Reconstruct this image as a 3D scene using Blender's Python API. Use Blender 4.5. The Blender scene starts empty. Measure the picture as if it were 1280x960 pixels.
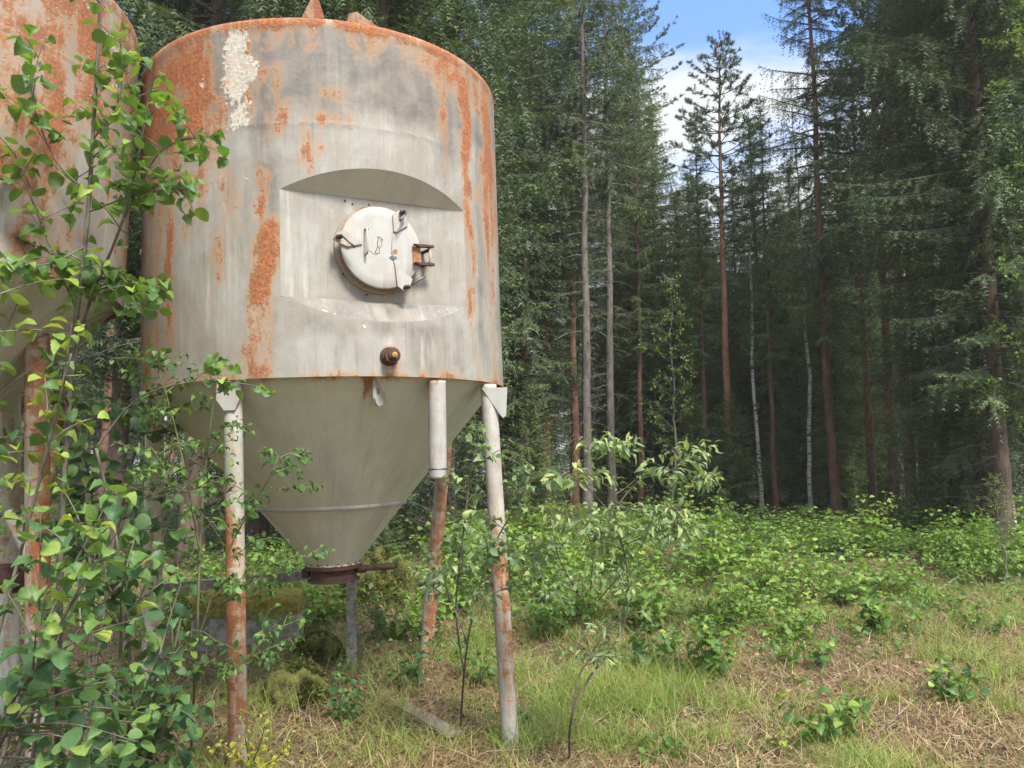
import bpy, math, random
import numpy as np
from mathutils import Vector, Matrix

# ------------------------------------------------------------------ camera, world, sun, exposure
S = bpy.context.scene
C = S.collection
EYE = 1.7
PITCH = 0.1227
FPX = 1000.0            # focal length in pixels of the 1280 px wide photograph
cd = bpy.data.cameras.new('camera'); cam = bpy.data.objects.new('camera', cd); C.objects.link(cam)
cd.sensor_width = 36.0; cd.lens = 36.0*FPX/1280; cd.clip_start = 0.05; cd.clip_end = 2000
cam.location = (0, 0, EYE); cam.rotation_euler = (math.pi/2+PITCH, 0, 0)
S.camera = cam
S.view_settings.view_transform = 'Standard'; S.view_settings.look = 'None'
S.view_settings.gamma = 1; S.view_settings.use_curve_mapping = False
S.view_settings.exposure = 1.70
S.cycles.max_bounces = 6; S.cycles.diffuse_bounces = 3; S.cycles.glossy_bounces = 2
S.cycles.transmission_bounces = 4; S.cycles.transparent_max_bounces = 6
S.cycles.use_denoising = True
SUN_EL = math.radians(50); SUN_AZ = math.radians(150)   # azimuth measured clockwise from +Y (north)
W = bpy.data.worlds.new('World'); S.world = W; W.use_nodes = True
wn = W.node_tree.nodes; wl = W.node_tree.links; wn.clear()
wout = wn.new('ShaderNodeOutputWorld'); wbg = wn.new('ShaderNodeBackground'); wbg.inputs[1].default_value = 0.10
sky = wn.new('ShaderNodeTexSky'); sky.sky_type = 'NISHITA'; sky.sun_disc = False
sky.sun_elevation = SUN_EL; sky.sun_rotation = SUN_AZ
tc = wn.new('ShaderNodeTexCoord'); sp = wn.new('ShaderNodeSeparateXYZ'); wl.new(tc.outputs['Generated'], sp.inputs[0])
nz = wn.new('ShaderNodeTexNoise'); nz.inputs['Scale'].default_value = 3.1; nz.inputs['Detail'].default_value = 7
nz.inputs['Roughness'].default_value = 0.56; nz.inputs['Distortion'].default_value = 0.3
mp = wn.new('ShaderNodeMapping'); mp.inputs['Scale'].default_value = (1, 1, 2.2); mp.inputs['Location'].default_value = (0.55, 0.1, 0.2)
wl.new(tc.outputs['Generated'], mp.inputs[0]); wl.new(mp.outputs[0], nz.inputs[0])
# clouds: thick low down, opening to blue higher up
mr = wn.new('ShaderNodeMapRange'); mr.inputs[1].default_value = 0.445; mr.inputs[2].default_value = 0.53
mr.inputs[3].default_value = 0.24; mr.inputs[4].default_value = -0.22; wl.new(sp.outputs[2], mr.inputs[0])
mr2 = wn.new('ShaderNodeMapRange'); mr2.inputs[1].default_value = 0.58; mr2.inputs[2].default_value = 0.72
mr2.inputs[3].default_value = 0.0; mr2.inputs[4].default_value = 0.42; wl.new(sp.outputs[2], mr2.inputs[0])
ad0 = wn.new('ShaderNodeMath'); ad0.operation = 'ADD'; wl.new(mr.outputs[0], ad0.inputs[0]); wl.new(mr2.outputs[0], ad0.inputs[1]); mr = ad0
ad = wn.new('ShaderNodeMath'); ad.operation = 'ADD'; wl.new(nz.outputs[0], ad.inputs[0]); wl.new(mr.outputs[0], ad.inputs[1])
cr = wn.new('ShaderNodeMapRange'); cr.interpolation_type = 'SMOOTHSTEP'
cr.inputs[1].default_value = 0.46; cr.inputs[2].default_value = 0.74; wl.new(ad.outputs[0], cr.inputs[0])
mx = wn.new('ShaderNodeMix'); mx.data_type = 'RGBA'; wl.new(cr.outputs[0], mx.inputs[0])
boost = wn.new('ShaderNodeMix'); boost.data_type = 'RGBA'; boost.blend_type = 'MULTIPLY'; boost.inputs[0].default_value = 1
boost.inputs[7].default_value = (.66, .90, 1.22, 1); wl.new(sky.outputs[0], boost.inputs[6])
wl.new(boost.outputs[2], mx.inputs[6]); cb_ = wn.new('ShaderNodeMapRange'); cb_.inputs[1].default_value = 0.5; cb_.inputs[2].default_value = 0.75
cb_.inputs[3].default_value = 0.46; cb_.inputs[4].default_value = 1.30; wl.new(sp.outputs[2], cb_.inputs[0])
cbm = wn.new('ShaderNodeMix'); cbm.data_type = 'RGBA'; cbm.blend_type = 'MULTIPLY'; cbm.inputs[0].default_value = 1
cbm.inputs[6].default_value = (6.6, 6.8, 7.0, 1); wl.new(cb_.outputs[0], cbm.inputs[7]); wl.new(cbm.outputs[2], mx.inputs[7])
wl.new(mx.outputs[2], wbg.inputs[0]); wl.new(wbg.outputs[0], wout.inputs[0])
sd = bpy.data.lights.new('sun', 'SUN'); sd.energy = 2.3; sd.angle = math.radians(14); sd.color = (1, 0.95, 0.86)
sun = bpy.data.objects.new('sun', sd); C.objects.link(sun)
sdir = Vector((math.sin(SUN_AZ)*math.cos(SUN_EL), math.cos(SUN_AZ)*math.cos(SUN_EL), math.sin(SUN_EL)))
sun.rotation_euler = sdir.to_track_quat('Z', 'Y').to_euler()

# ------------------------------------------------------------------ helpers
rng = np.random.default_rng(11)
random.seed(5)
R_ = math.radians

def tag(o, label=None, cat=None, group=None, kind=None):
    if label: o['label'] = label
    if cat: o['category'] = cat
    if group: o['group'] = group
    if kind: o['kind'] = kind
    return o

def empty(name, loc=(0, 0, 0), rz=0.0):
    o = bpy.data.objects.new(name, None); C.objects.link(o); o.empty_display_size = 0.2
    o.location = loc; o.rotation_euler = (0, 0, rz)
    return o

class MB:
    """collects vertices / faces of one mesh object, with a random value 'v', uv and masks per vertex"""
    def __init__(s):
        s.V = []; s.L = []; s.N = []; s.n = 0; s.A = {}; s.cnt = []; s.sm = []; s.mi = []
    def add(s, V, F, smooth=True, mi=0, **attrs):
        V = np.asarray(V, np.float32).reshape(-1, 3)
        if isinstance(F, np.ndarray): F = [F]
        else:
            F = list(F)
            if F and not isinstance(F[0], np.ndarray):
                by = {}
                for f in F: by.setdefault(len(f), []).append(f)
                F = [np.array(x) for x in by.values()]
        for f in F:
            if len(f) == 0: continue
            s.L.append((f+s.n).astype(np.int32).ravel()); s.N.append(np.full(len(f), f.shape[1], np.int32))
            s.sm.append(np.full(len(f), smooth, bool)); s.mi.append(np.full(len(f), mi, np.int32))
        for k, a in attrs.items():
            s.A.setdefault(k, []).append((s.n, np.asarray(a, np.float32)))
        s.V.append(V); s.n += len(V)
        return s
    def build(s, name, mats, parent=None, loc=None):
        me = bpy.data.meshes.new(name)
        V = np.concatenate(s.V); L = np.concatenate(s.L); N = np.concatenate(s.N)
        me.vertices.add(len(V)); me.vertices.foreach_set('co', V.ravel())
        me.loops.add(len(L)); me.loops.foreach_set('vertex_index', L)
        me.polygons.add(len(N)); st = np.concatenate([[0], np.cumsum(N)[:-1]]).astype(np.int32)
        me.polygons.foreach_set('loop_start', st)
        me.polygons.foreach_set('use_smooth', np.concatenate(s.sm))
        me.polygons.foreach_set('material_index', np.concatenate(s.mi))
        for k, lst in s.A.items():
            if k == 'uv':
                a = np.zeros((len(V), 3), np.float32)
                for n0, x in lst: a[n0:n0+len(x), :x.shape[1]] = x
                at = me.attributes.new('uvw', 'FLOAT_VECTOR', 'POINT'); at.data.foreach_set('vector', a.ravel())
            else:
                a = np.zeros(len(V), np.float32)
                for n0, x in lst:
                    if x.ndim == 0: a[n0:] = x
                    else: a[n0:n0+len(x)] = x
                at = me.attributes.new(k, 'FLOAT', 'POINT'); at.data.foreach_set('value', a)
        me.update(calc_edges=True); me.validate()
        for m in (mats if isinstance(mats, (list, tuple)) else [mats]): me.materials.append(m)
        o = bpy.data.objects.new(name, me); C.objects.link(o)
        if parent is not None: o.parent = parent
        if loc is not None: o.location = loc
        return o

def copy_tree(o, parent=None):
    c = o.copy(); C.objects.link(c)
    if parent is not None: c.parent = parent
    for ch in [x for x in C.objects if x.parent == o]: copy_tree(ch, c)
    return c

def tube(P, r, k=8, caps=True):
    P = np.asarray(P, float); n = len(P); r = np.broadcast_to(np.asarray(r, float), (n,))
    T = np.gradient(P, axis=0); T /= np.linalg.norm(T, axis=1)[:, None]+1e-12
    up = np.array([0, 0, 1.]) if abs(T[0][2]) < .9 else np.array([1., 0, 0])
    A = np.cross(T[0], up); A /= np.linalg.norm(A); fr = []
    for i in range(n):
        A = A-T[i]*A.dot(T[i]); A /= np.linalg.norm(A)+1e-12; fr.append((A, np.cross(T[i], A)))
    t = np.linspace(0, 2*np.pi, k, endpoint=False)
    V = np.concatenate([P[i]+r[i]*(np.outer(np.cos(t), fr[i][0])+np.outer(np.sin(t), fr[i][1])) for i in range(n)])
    i, j = np.meshgrid(np.arange(n-1), np.arange(k), indexing='ij'); i = i.ravel(); j = j.ravel(); j2 = (j+1) % k
    F = np.stack([i*k+j, i*k+j2, (i+1)*k+j2, (i+1)*k+j], 1)
    Fs = [F]
    if caps: Fs += [np.arange(k)[::-1][None], (np.arange(k)+(n-1)*k)[None]]
    return V, Fs

def box(cx, cy, cz, sx, sy, sz, M=None, bev=0.0):
    h = np.array([sx, sy, sz])/2
    if bev > 0:
        V = []
        for x in (-1, 1):
            for y in (-1, 1):
                for z in (-1, 1):
                    s = np.array([x, y, z])
                    for a in range(3):
                        d = h.copy()-bev; d[a] = h[a]; V.append(s*d)
        V = np.array(V); idx = lambda x, y, z, a: ((x*2+y)*2+z)*3+a
        F = []
        for a in range(3):
            b, c = (a+1) % 3, (a+2) % 3
            for s in (0, 1):
                q = []
                for (p, r) in ((0, 0), (1, 0), (1, 1), (0, 1)):
                    t = [0, 0, 0]; t[a] = s; t[b] = p; t[c] = r; q.append(idx(*t, a))
                F.append(q if s else q[::-1])
        for a in range(3):
            b, c = (a+1) % 3, (a+2) % 3
            for p in (0, 1):
                for r in (0, 1):
                    t0 = [0, 0, 0]; t0[b] = p; t0[c] = r; t1 = list(t0); t1[a] = 1
                    q = [idx(*t0, b), idx(*t0, c), idx(*t1, c), idx(*t1, b)]
                    F.append(q if p != r else q[::-1])
        for x in (0, 1):
            for y in (0, 1):
                for z in (0, 1):
                    q = [idx(x, y, z, 0), idx(x, y, z, 1), idx(x, y, z, 2)]
                    F.append(q if (x+y+z) % 2 else q[::-1])
    else:
        V = np.array([[x, y, z] for x in (-1, 1) for y in (-1, 1) for z in (-1, 1)], float)*h
        F = [[0, 1, 3, 2], [4, 6, 7, 5], [0, 4, 5, 1], [2, 3, 7, 6], [0, 2, 6, 4], [1, 5, 7, 3]]
    if M is not None: V = V @ np.asarray(M).T
    return V+np.array([cx, cy, cz]), F

def hash2(i, j, s):
    h = (i.astype(np.int64)*374761393+j.astype(np.int64)*668265263+s*982451653) & 0x7fffffff
    h = ((h ^ (h >> 13))*1274126177) & 0x7fffffff
    return ((h ^ (h >> 16)) & 0xffff)/65535.0
def vnoise(x, y, s=0):
    x = np.asarray(x, float); y = np.asarray(y, float)
    i = np.floor(x).astype(int); j = np.floor(y).astype(int); u = x-i; v = y-j
    u = u*u*(3-2*u); v = v*v*(3-2*v)
    return (hash2(i, j, s)*(1-u)+hash2(i+1, j, s)*u)*(1-v)+(hash2(i, j+1, s)*(1-u)+hash2(i+1, j+1, s)*u)*v
def fbm(x, y, s=0, o=4):
    t = 0; a = .5; n = 0
    for k in range(o):
        t = t+a*vnoise(x*2**k, y*2**k, s+k*17); n += a; a *= .5
    return t/n
def sstep(a, b, x):
    t = np.clip((x-a)/(b-a), 0, 1); return t*t*(3-2*t)

def gz(x, y):
    x = np.asarray(x, float); y = np.asarray(y, float)
    d = np.clip(y-5, 0, None)
    z = 0.050*np.minimum(d, 17)+0.02*np.clip(d-17, 0, 40)+0.012*np.clip(d-57, 0, 120)
    z = z+0.16*(fbm(x*.35+9, y*.35, 3, 2)-.5)*np.clip(y/9, .25, 1.6)+0.05*(fbm(x*1.7, y*1.7, 5, 3)-.5)
    z = z+0.10*np.exp(-((x+1.4)**2+(y-9.2)**2)/3)
    return z

def ray(px, py, Y):
    d = np.array([(px-640)/FPX, math.cos(PITCH)-(480-py)/FPX*math.sin(PITCH), math.sin(PITCH)+(480-py)/FPX*math.cos(PITCH)])
    return np.array([0, 0, EYE])+d*Y/d[1]
def ground_at(px, py):
    for Y in np.arange(2.5, 60, .05):
        p = ray(px, py, Y)
        if p[2] <= gz(p[0], p[1]): return p
    return ray(px, py, 20)

# ------------------------------------------------------------------ material helpers
def mat(name):
    m = bpy.data.materials.new(name); m.use_nodes = True
    nt = m.node_tree; b = nt.nodes['Principled BSDF']
    return m, nt, b
def N(nt, t, **kw):
    n = nt.nodes.new(t)
    for k, v in kw.items():
        if k in ('operation', 'blend_type', 'data_type', 'attribute_name', 'interpolation_type', 'noise_dimensions', 'feature'): setattr(n, k, v)
    return n
def attr(nt, name):
    n = nt.nodes.new('ShaderNodeAttribute'); n.attribute_name = name; return n
def math_(nt, op, a, b=None, c=None, clamp=False):
    n = nt.nodes.new('ShaderNodeMath'); n.operation = op; n.use_clamp = clamp
    for i, x in enumerate((a, b, c)):
        if x is None: continue
        if isinstance(x, (int, float)): n.inputs[i].default_value = x
        else: nt.links.new(x, n.inputs[i])
    return n.outputs[0]
def noise(nt, vec, scale, detail=5, rough=.6, dist=0.0, stretch=None):
    n = nt.nodes.new('ShaderNodeTexNoise'); n.inputs['Scale'].default_value = scale; n.inputs['Detail'].default_value = detail
    n.inputs['Roughness'].default_value = rough; n.inputs['Distortion'].default_value = dist
    if stretch is not None:
        m = nt.nodes.new('ShaderNodeMapping'); m.inputs['Scale'].default_value = stretch
        nt.links.new(vec, m.inputs[0]); vec = m.outputs[0]
    if vec is not None: nt.links.new(vec, n.inputs['Vector'])
    return n.outputs[0]
def smooth(nt, x, a, b, lo=0.0, hi=1.0):
    n = nt.nodes.new('ShaderNodeMapRange'); n.interpolation_type = 'SMOOTHSTEP'
    n.inputs[1].default_value = a; n.inputs[2].default_value = b; n.inputs[3].default_value = lo; n.inputs[4].default_value = hi
    nt.links.new(x, n.inputs[0]); return n.outputs[0]
def mixc(nt, f, a, b, mode='MIX'):
    n = nt.nodes.new('ShaderNodeMix'); n.data_type = 'RGBA'; n.blend_type = mode
    for i, x in ((0, f), (6, a), (7, b)):
        if isinstance(x, (int, float)): n.inputs[i].default_value = x
        elif isinstance(x, tuple): n.inputs[i].default_value = (*x, 1) if len(x) == 3 else x
        else: nt.links.new(x, n.inputs[i])
    return n.outputs[2]
def ramp(nt, x, stops):
    n = nt.nodes.new('ShaderNodeValToRGB'); e = n.color_ramp.elements
    while len(e) < len(stops): e.new(0.5)
    for k, (p, c) in enumerate(stops): e[k].position = p; e[k].color = (*c, 1)
    nt.links.new(x, n.inputs[0]); return n.outputs[0]
def bump(nt, b, h, strength=.3, dist=.01):
    n = nt.nodes.new('ShaderNodeBump'); n.inputs['Strength'].default_value = strength; n.inputs['Distance'].default_value = dist
    nt.links.new(h, n.inputs['Height']); nt.links.new(n.outputs[0], b.inputs['Normal'])

def leaf_mat(name, stops, trans=.35, rough=.5, veins=False, back=None, hue=True):
    m, nt, b = mat(name)
    v = attr(nt, 'v').outputs['Fac']
    x = v
    if hue:
        oi = nt.nodes.new('ShaderNodeObjectInfo')
        x = math_(nt, 'ADD', v, math_(nt, 'MULTIPLY', math_(nt, 'SUBTRACT', oi.outputs['Random'], .5), .22), clamp=True)
    col = ramp(nt, x, stops)
    if veins:
        uv = attr(nt, 'uvw').outputs['Vector']; s = nt.nodes.new('ShaderNodeSeparateXYZ'); nt.links.new(uv, s.inputs[0])
        au = math_(nt, 'ABSOLUTE', s.outputs[0])
        w = math_(nt, 'FRACT', math_(nt, 'SUBTRACT', math_(nt, 'MULTIPLY', s.outputs[1], 8), math_(nt, 'MULTIPLY', au, 1.6)))
        w = math_(nt, 'ABSOLUTE', math_(nt, 'SUBTRACT', w, .5))
        line = math_(nt, 'MAXIMUM', smooth(nt, w, .07, .0), smooth(nt, au, .07, .02))
        col = mixc(nt, math_(nt, 'MULTIPLY', line, .26), col, mixc(nt, 1.0, col, (1.7, 1.55, 1.5), 'MULTIPLY'))
        pillow = smooth(nt, w, .0, .35)
        bump(nt, b, pillow, .18, .003)
        nn = noise(nt, uv, 3.0, 3); col = mixc(nt, .35, col, mixc(nt, 1.0, col, ramp(nt, nn, [(.3, (.6, .6, .6)), (.7, (1.3, 1.25, 1.1))]), 'MULTIPLY'))
    g = nt.nodes.new('ShaderNodeNewGeometry')
    colb = mixc(nt, math_(nt, 'MULTIPLY', g.outputs['Backfacing'], .55 if back else 0.0), col, back or (.1, .15, .08))
    nt.links.new(colb, b.inputs['Base Color']); b.inputs['Roughness'].default_value = rough
    b.inputs['Specular IOR Level'].default_value = .35
    if trans > 0:
        tr = nt.nodes.new('ShaderNodeBsdfTranslucent')
        nt.links.new(mixc(nt, 1.0, col, (1.5, 1.45, .55), 'MULTIPLY'), tr.inputs[0])
        mx = nt.nodes.new('ShaderNodeMixShader'); mx.inputs[0].default_value = trans
        out = nt.nodes['Material Output']
        nt.links.new(b.outputs[0], mx.inputs[1]); nt.links.new(tr.outputs[0], mx.inputs[2]); nt.links.new(mx.outputs[0], out.inputs[0])
    return m

def bark_mat(name, c1, c2, scale=6, str_=(1, 1, .25), moss=0.0, bumpd=.02, spots=None, zcol=None):
    m, nt, b = mat(name)
    tcn = nt.nodes.new('ShaderNodeTexCoord'); o = tcn.outputs['Object']
    n = noise(nt, o, scale, 6, .65, .3, str_); n2 = noise(nt, o, scale*.18, 3, .5)
    col = mixc(nt, smooth(nt, n, .3, .7), c1, c2)
    col = mixc(nt, smooth(nt, n2, .35, .7, 0, .5), col, mixc(nt, 1.0, col, (.55, .6, .55), 'MULTIPLY'))
    if zcol:
        s = nt.nodes.new('ShaderNodeSeparateXYZ'); nt.links.new(o, s.inputs[0])
        col = mixc(nt, smooth(nt, math_(nt, 'ADD', s.outputs[2], math_(nt, 'MULTIPLY', n, 2.0)), zcol[0], zcol[1]), col, mixc(nt, smooth(nt, n, .3, .7), zcol[2], zcol[3]))
    if spots:
        n3 = noise(nt, o, 9, 3, .5, .2, (.5, .5, 2.6)); col = mixc(nt, smooth(nt, n3, .56, .62), col, spots)
    if moss:
        n4 = noise(nt, o, 2.5, 5, .7); col = mixc(nt, smooth(nt, n4, .55, .7, 0, moss), col, (.06, .085, .02))
    nt.links.new(col, b.inputs['Base Color']); b.inputs['Roughness'].default_value = .9
    bump(nt, b, n, .8, bumpd)
    return m

# ------------------------------------------------------------------ tank materials
def tank_mat(name, base=(.335, .322, .285), grime=(.13, .12, .105), streak=1.0, rough=.62):
    """painted steel: attributes rust / dark / lichen / white hold where each stain, or painted recess shade, sits on the surface, noise breaks their edges"""
    m, nt, b = mat(name)
    uv = attr(nt, 'uvw').outputs['Vector']
    rust = attr(nt, 'rust').outputs['Fac']; dark = attr(nt, 'dark').outputs['Fac']
    lich = attr(nt, 'lichen').outputs['Fac']; whi = attr(nt, 'white').outputs['Fac']
    ns = noise(nt, uv, 13, 6, .62, .15, (1, .085, 1))        # vertical streaks
    nf = noise(nt, uv, 42, 6, .7, .2)                          # fine grain
    nm = noise(nt, uv, 5.0, 7, .68, .5)                        # medium clouds
    ns2 = noise(nt, uv, 42, 4, .6, .1, (1, .05, 1))
    col = mixc(nt, smooth(nt, nm, .3, .72), mixc(nt, 1.0, base, (.86, .86, .86), 'MULTIPLY'), base)
    col = mixc(nt, smooth(nt, ns, .42, .75, 0, .42*streak), col, (.46, .445, .40))
    col = mixc(nt, smooth(nt, ns2, .52, .75, 0, .42*streak), col, grime)
    nb_ = noise(nt, uv, 1.7, 8, .72, .6); ng = noise(nt, uv, 8, 7, .7, .3, (1, .22, 1))
    col = mixc(nt, smooth(nt, nb_, .36, .66, 0, .75*streak), col, mixc(nt, 1.0, col, (.66, .60, .53), 'MULTIPLY'))
    col = mixc(nt, smooth(nt, ng, .47, .68, 0, .7*streak), col, (.27, .235, .19))
    col = mixc(nt, smooth(nt, nf, .55, .75, 0, .35*streak), col, (.45, .43, .385))
    d = math_(nt, 'ADD', dark, math_(nt, 'MULTIPLY', math_(nt, 'SUBTRACT', ns, .5), 1.3))
    d = math_(nt, 'ADD', d, math_(nt, 'MULTIPLY', math_(nt, 'SUBTRACT', nf, .5), .5))
    col = mixc(nt, smooth(nt, d, .12, .95, 0, .90), col, mixc(nt, smooth(nt, nm, .35, .65), (.10, .092, .085), (.21, .175, .14)))
    w = math_(nt, 'ADD', whi, math_(nt, 'MULTIPLY', math_(nt, 'SUBTRACT', ns, .5), 1.6))
    col = mixc(nt, smooth(nt, w, .45, .95, 0, .8), col, (.50, .48, .43))
    # rust
    r0 = math_(nt, 'ADD', rust, math_(nt, 'MULTIPLY', math_(nt, 'SUBTRACT', ns, .5), 1.5))
    r0 = math_(nt, 'ADD', r0, math_(nt, 'MULTIPLY', math_(nt, 'SUBTRACT', nf, .5), 1.1))
    r0 = math_(nt, 'ADD', r0, math_(nt, 'MULTIPLY', math_(nt, 'SUBTRACT', nm, .5), 2.2))
    r0 = math_(nt, 'ADD', r0, math_(nt, 'MULTIPLY', math_(nt, 'SUBTRACT', ng, .5), 1.7))
    halo = smooth(nt, r0, .05, .55, 0, .75); core = smooth(nt, r0, .40, .80)
    gate = smooth(nt, rust, .02, .2)
    col = mixc(nt, math_(nt, 'MULTIPLY', halo, gate), col, (.36, .20, .10))
    rc = mixc(nt, smooth(nt, nf, .35, .65), (.19, .054, .023), (.43, .155, .050))
    rc = mixc(nt, smooth(nt, nm, .42, .68, 0, .5), rc, (.155, .085, .062))
    col = mixc(nt, math_(nt, 'MULTIPLY', math_(nt, 'MULTIPLY', core, gate), .92), col, rc)
    # lichen crusts
    vo = nt.nodes.new('ShaderNodeTexVoronoi'); vo.inputs['Scale'].default_value = 24; nt.links.new(uv, vo.inputs[0])
    l0 = math_(nt, 'ADD', lich, math_(nt, 'MULTIPLY', math_(nt, 'SUBTRACT', nf, .5), 1.2))
    l0 = math_(nt, 'ADD', l0, math_(nt, 'MULTIPLY', math_(nt, 'SUBTRACT', nm, .5), .9))
    l0 = math_(nt, 'SUBTRACT', l0, math_(nt, 'MULTIPLY', vo.outputs['Distance'], .35))
    lm = math_(nt, 'MULTIPLY', smooth(nt, l0, .36, .44), smooth(nt, lich, .03, .15))
    lc = mixc(nt, smooth(nt, nf, .3, .7), (.36, .32, .25), (.58, .54, .46))
    lc = mixc(nt, smooth(nt, noise(nt, uv, 9, 3), .55, .68, 0, .7), lc, (.60, .36, .22))
    col = mixc(nt, math_(nt, 'MULTIPLY', lm, .95), col, lc)
    nt.links.new(col, b.inputs['Base Color'])
    rr = math_(nt, 'ADD', rough, math_(nt, 'MULTIPLY', core, .25), clamp=True); nt.links.new(rr, b.inputs['Roughness'])
    b.inputs['Specular IOR Level'].default_value = .3
    h = math_(nt, 'ADD', math_(nt, 'MULTIPLY', math_(nt, 'MULTIPLY', core, gate), math_(nt, 'ADD', nf, .3)), math_(nt, 'MULTIPLY', lm, math_(nt, 'ADD', nf, 1.0)))
    h = math_(nt, 'ADD', h, math_(nt, 'MULTIPLY', nf, .18))
    bump(nt, b, h, .6, .006)
    return m
M_SHELL = tank_mat('weathered_tank_paint')
M_CONE = tank_mat('cone_paint', base=(.60, .60, .51), grime=(.26, .24, .19), streak=.35, rough=.5)
M_WHITE = tank_mat('white_tank_paint', base=(.42, .415, .385), grime=(.31, .29, .25), streak=.5)
M_LEG = tank_mat('leg_paint', base=(.45, .435, .39), grime=(.40, .36, .30), streak=.8)
M_SOFF = tank_mat('recess_paint', base=(.54, .54, .47), grime=(.24, .22, .18), streak=.3)

def flat_mat(name, c1, c2, scale=20, rough=.8, metal=0.0, stretch=None, bs=.4, bd=.004):
    m, nt, b = mat(name); t = nt.nodes.new('ShaderNodeTexCoord')
    n = noise(nt, t.outputs['Object'], scale, 6, .65, .2, stretch)
    nt.links.new(mixc(nt, smooth(nt, n, .3, .7), c1, c2), b.inputs['Base Color'])
    b.inputs['Roughness'].default_value = rough; b.inputs['Metallic'].default_value = metal
    bump(nt, b, n, bs, bd); return m
M_RUST = flat_mat('dark_rust', (.035, .018, .016), (.10, .042, .028), 28)
M_STEEL = flat_mat('dull_steel', (.07, .075, .085), (.17, .18, .20), 40, .5, .5)
M_BRASS = flat_mat('old_brass', (.30, .19, .05), (.55, .38, .12), 30, .45, .7)
M_CONC = flat_mat('grey_concrete', (.13, .125, .11), (.36, .34, .30), 14, .95, 0, None, .6, .01)
M_PLANK = flat_mat('weathered_plank', (.13, .10, .075), (.30, .24, .185), 18, .9, 0, (1, .1, 1))
M_MOSSB = flat_mat('yellow_moss', (.08, .075, .015), (.25, .21, .03), 22, 1.0, 0, None, 1.0, .03)
M_MOSS = flat_mat('bright_moss', (.035, .042, .012), (.15, .145, .032), 16, 1.0, 0, None, 1.0, .03)

# ------------------------------------------------------------------ stains
def masks(th, z, stains):
    """th in degrees, z metres up the shell; each stain: kind, th0, th1, z0, z1, strength, soft_th, soft_z"""
    out = {k: np.zeros_like(th) for k in ('rust', 'dark', 'lichen', 'white')}
    for k, a, b, z0, z1, s, st, sz in stains:
        wob = (fbm(z*4, th*.05+s*7, 91, 3)-.5)*(st*2.2+1.5)
        t = th+wob; st = st*1.55+.6; sz = sz*1.7
        m = sstep(a-st, a+st, t)*(1-sstep(b-st, b+st, t))*sstep(z0-sz, z0+sz, z)*(1-sstep(z1-sz, z1+sz, z))
        out[k] = np.maximum(out[k], m*s)
    return out

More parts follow.
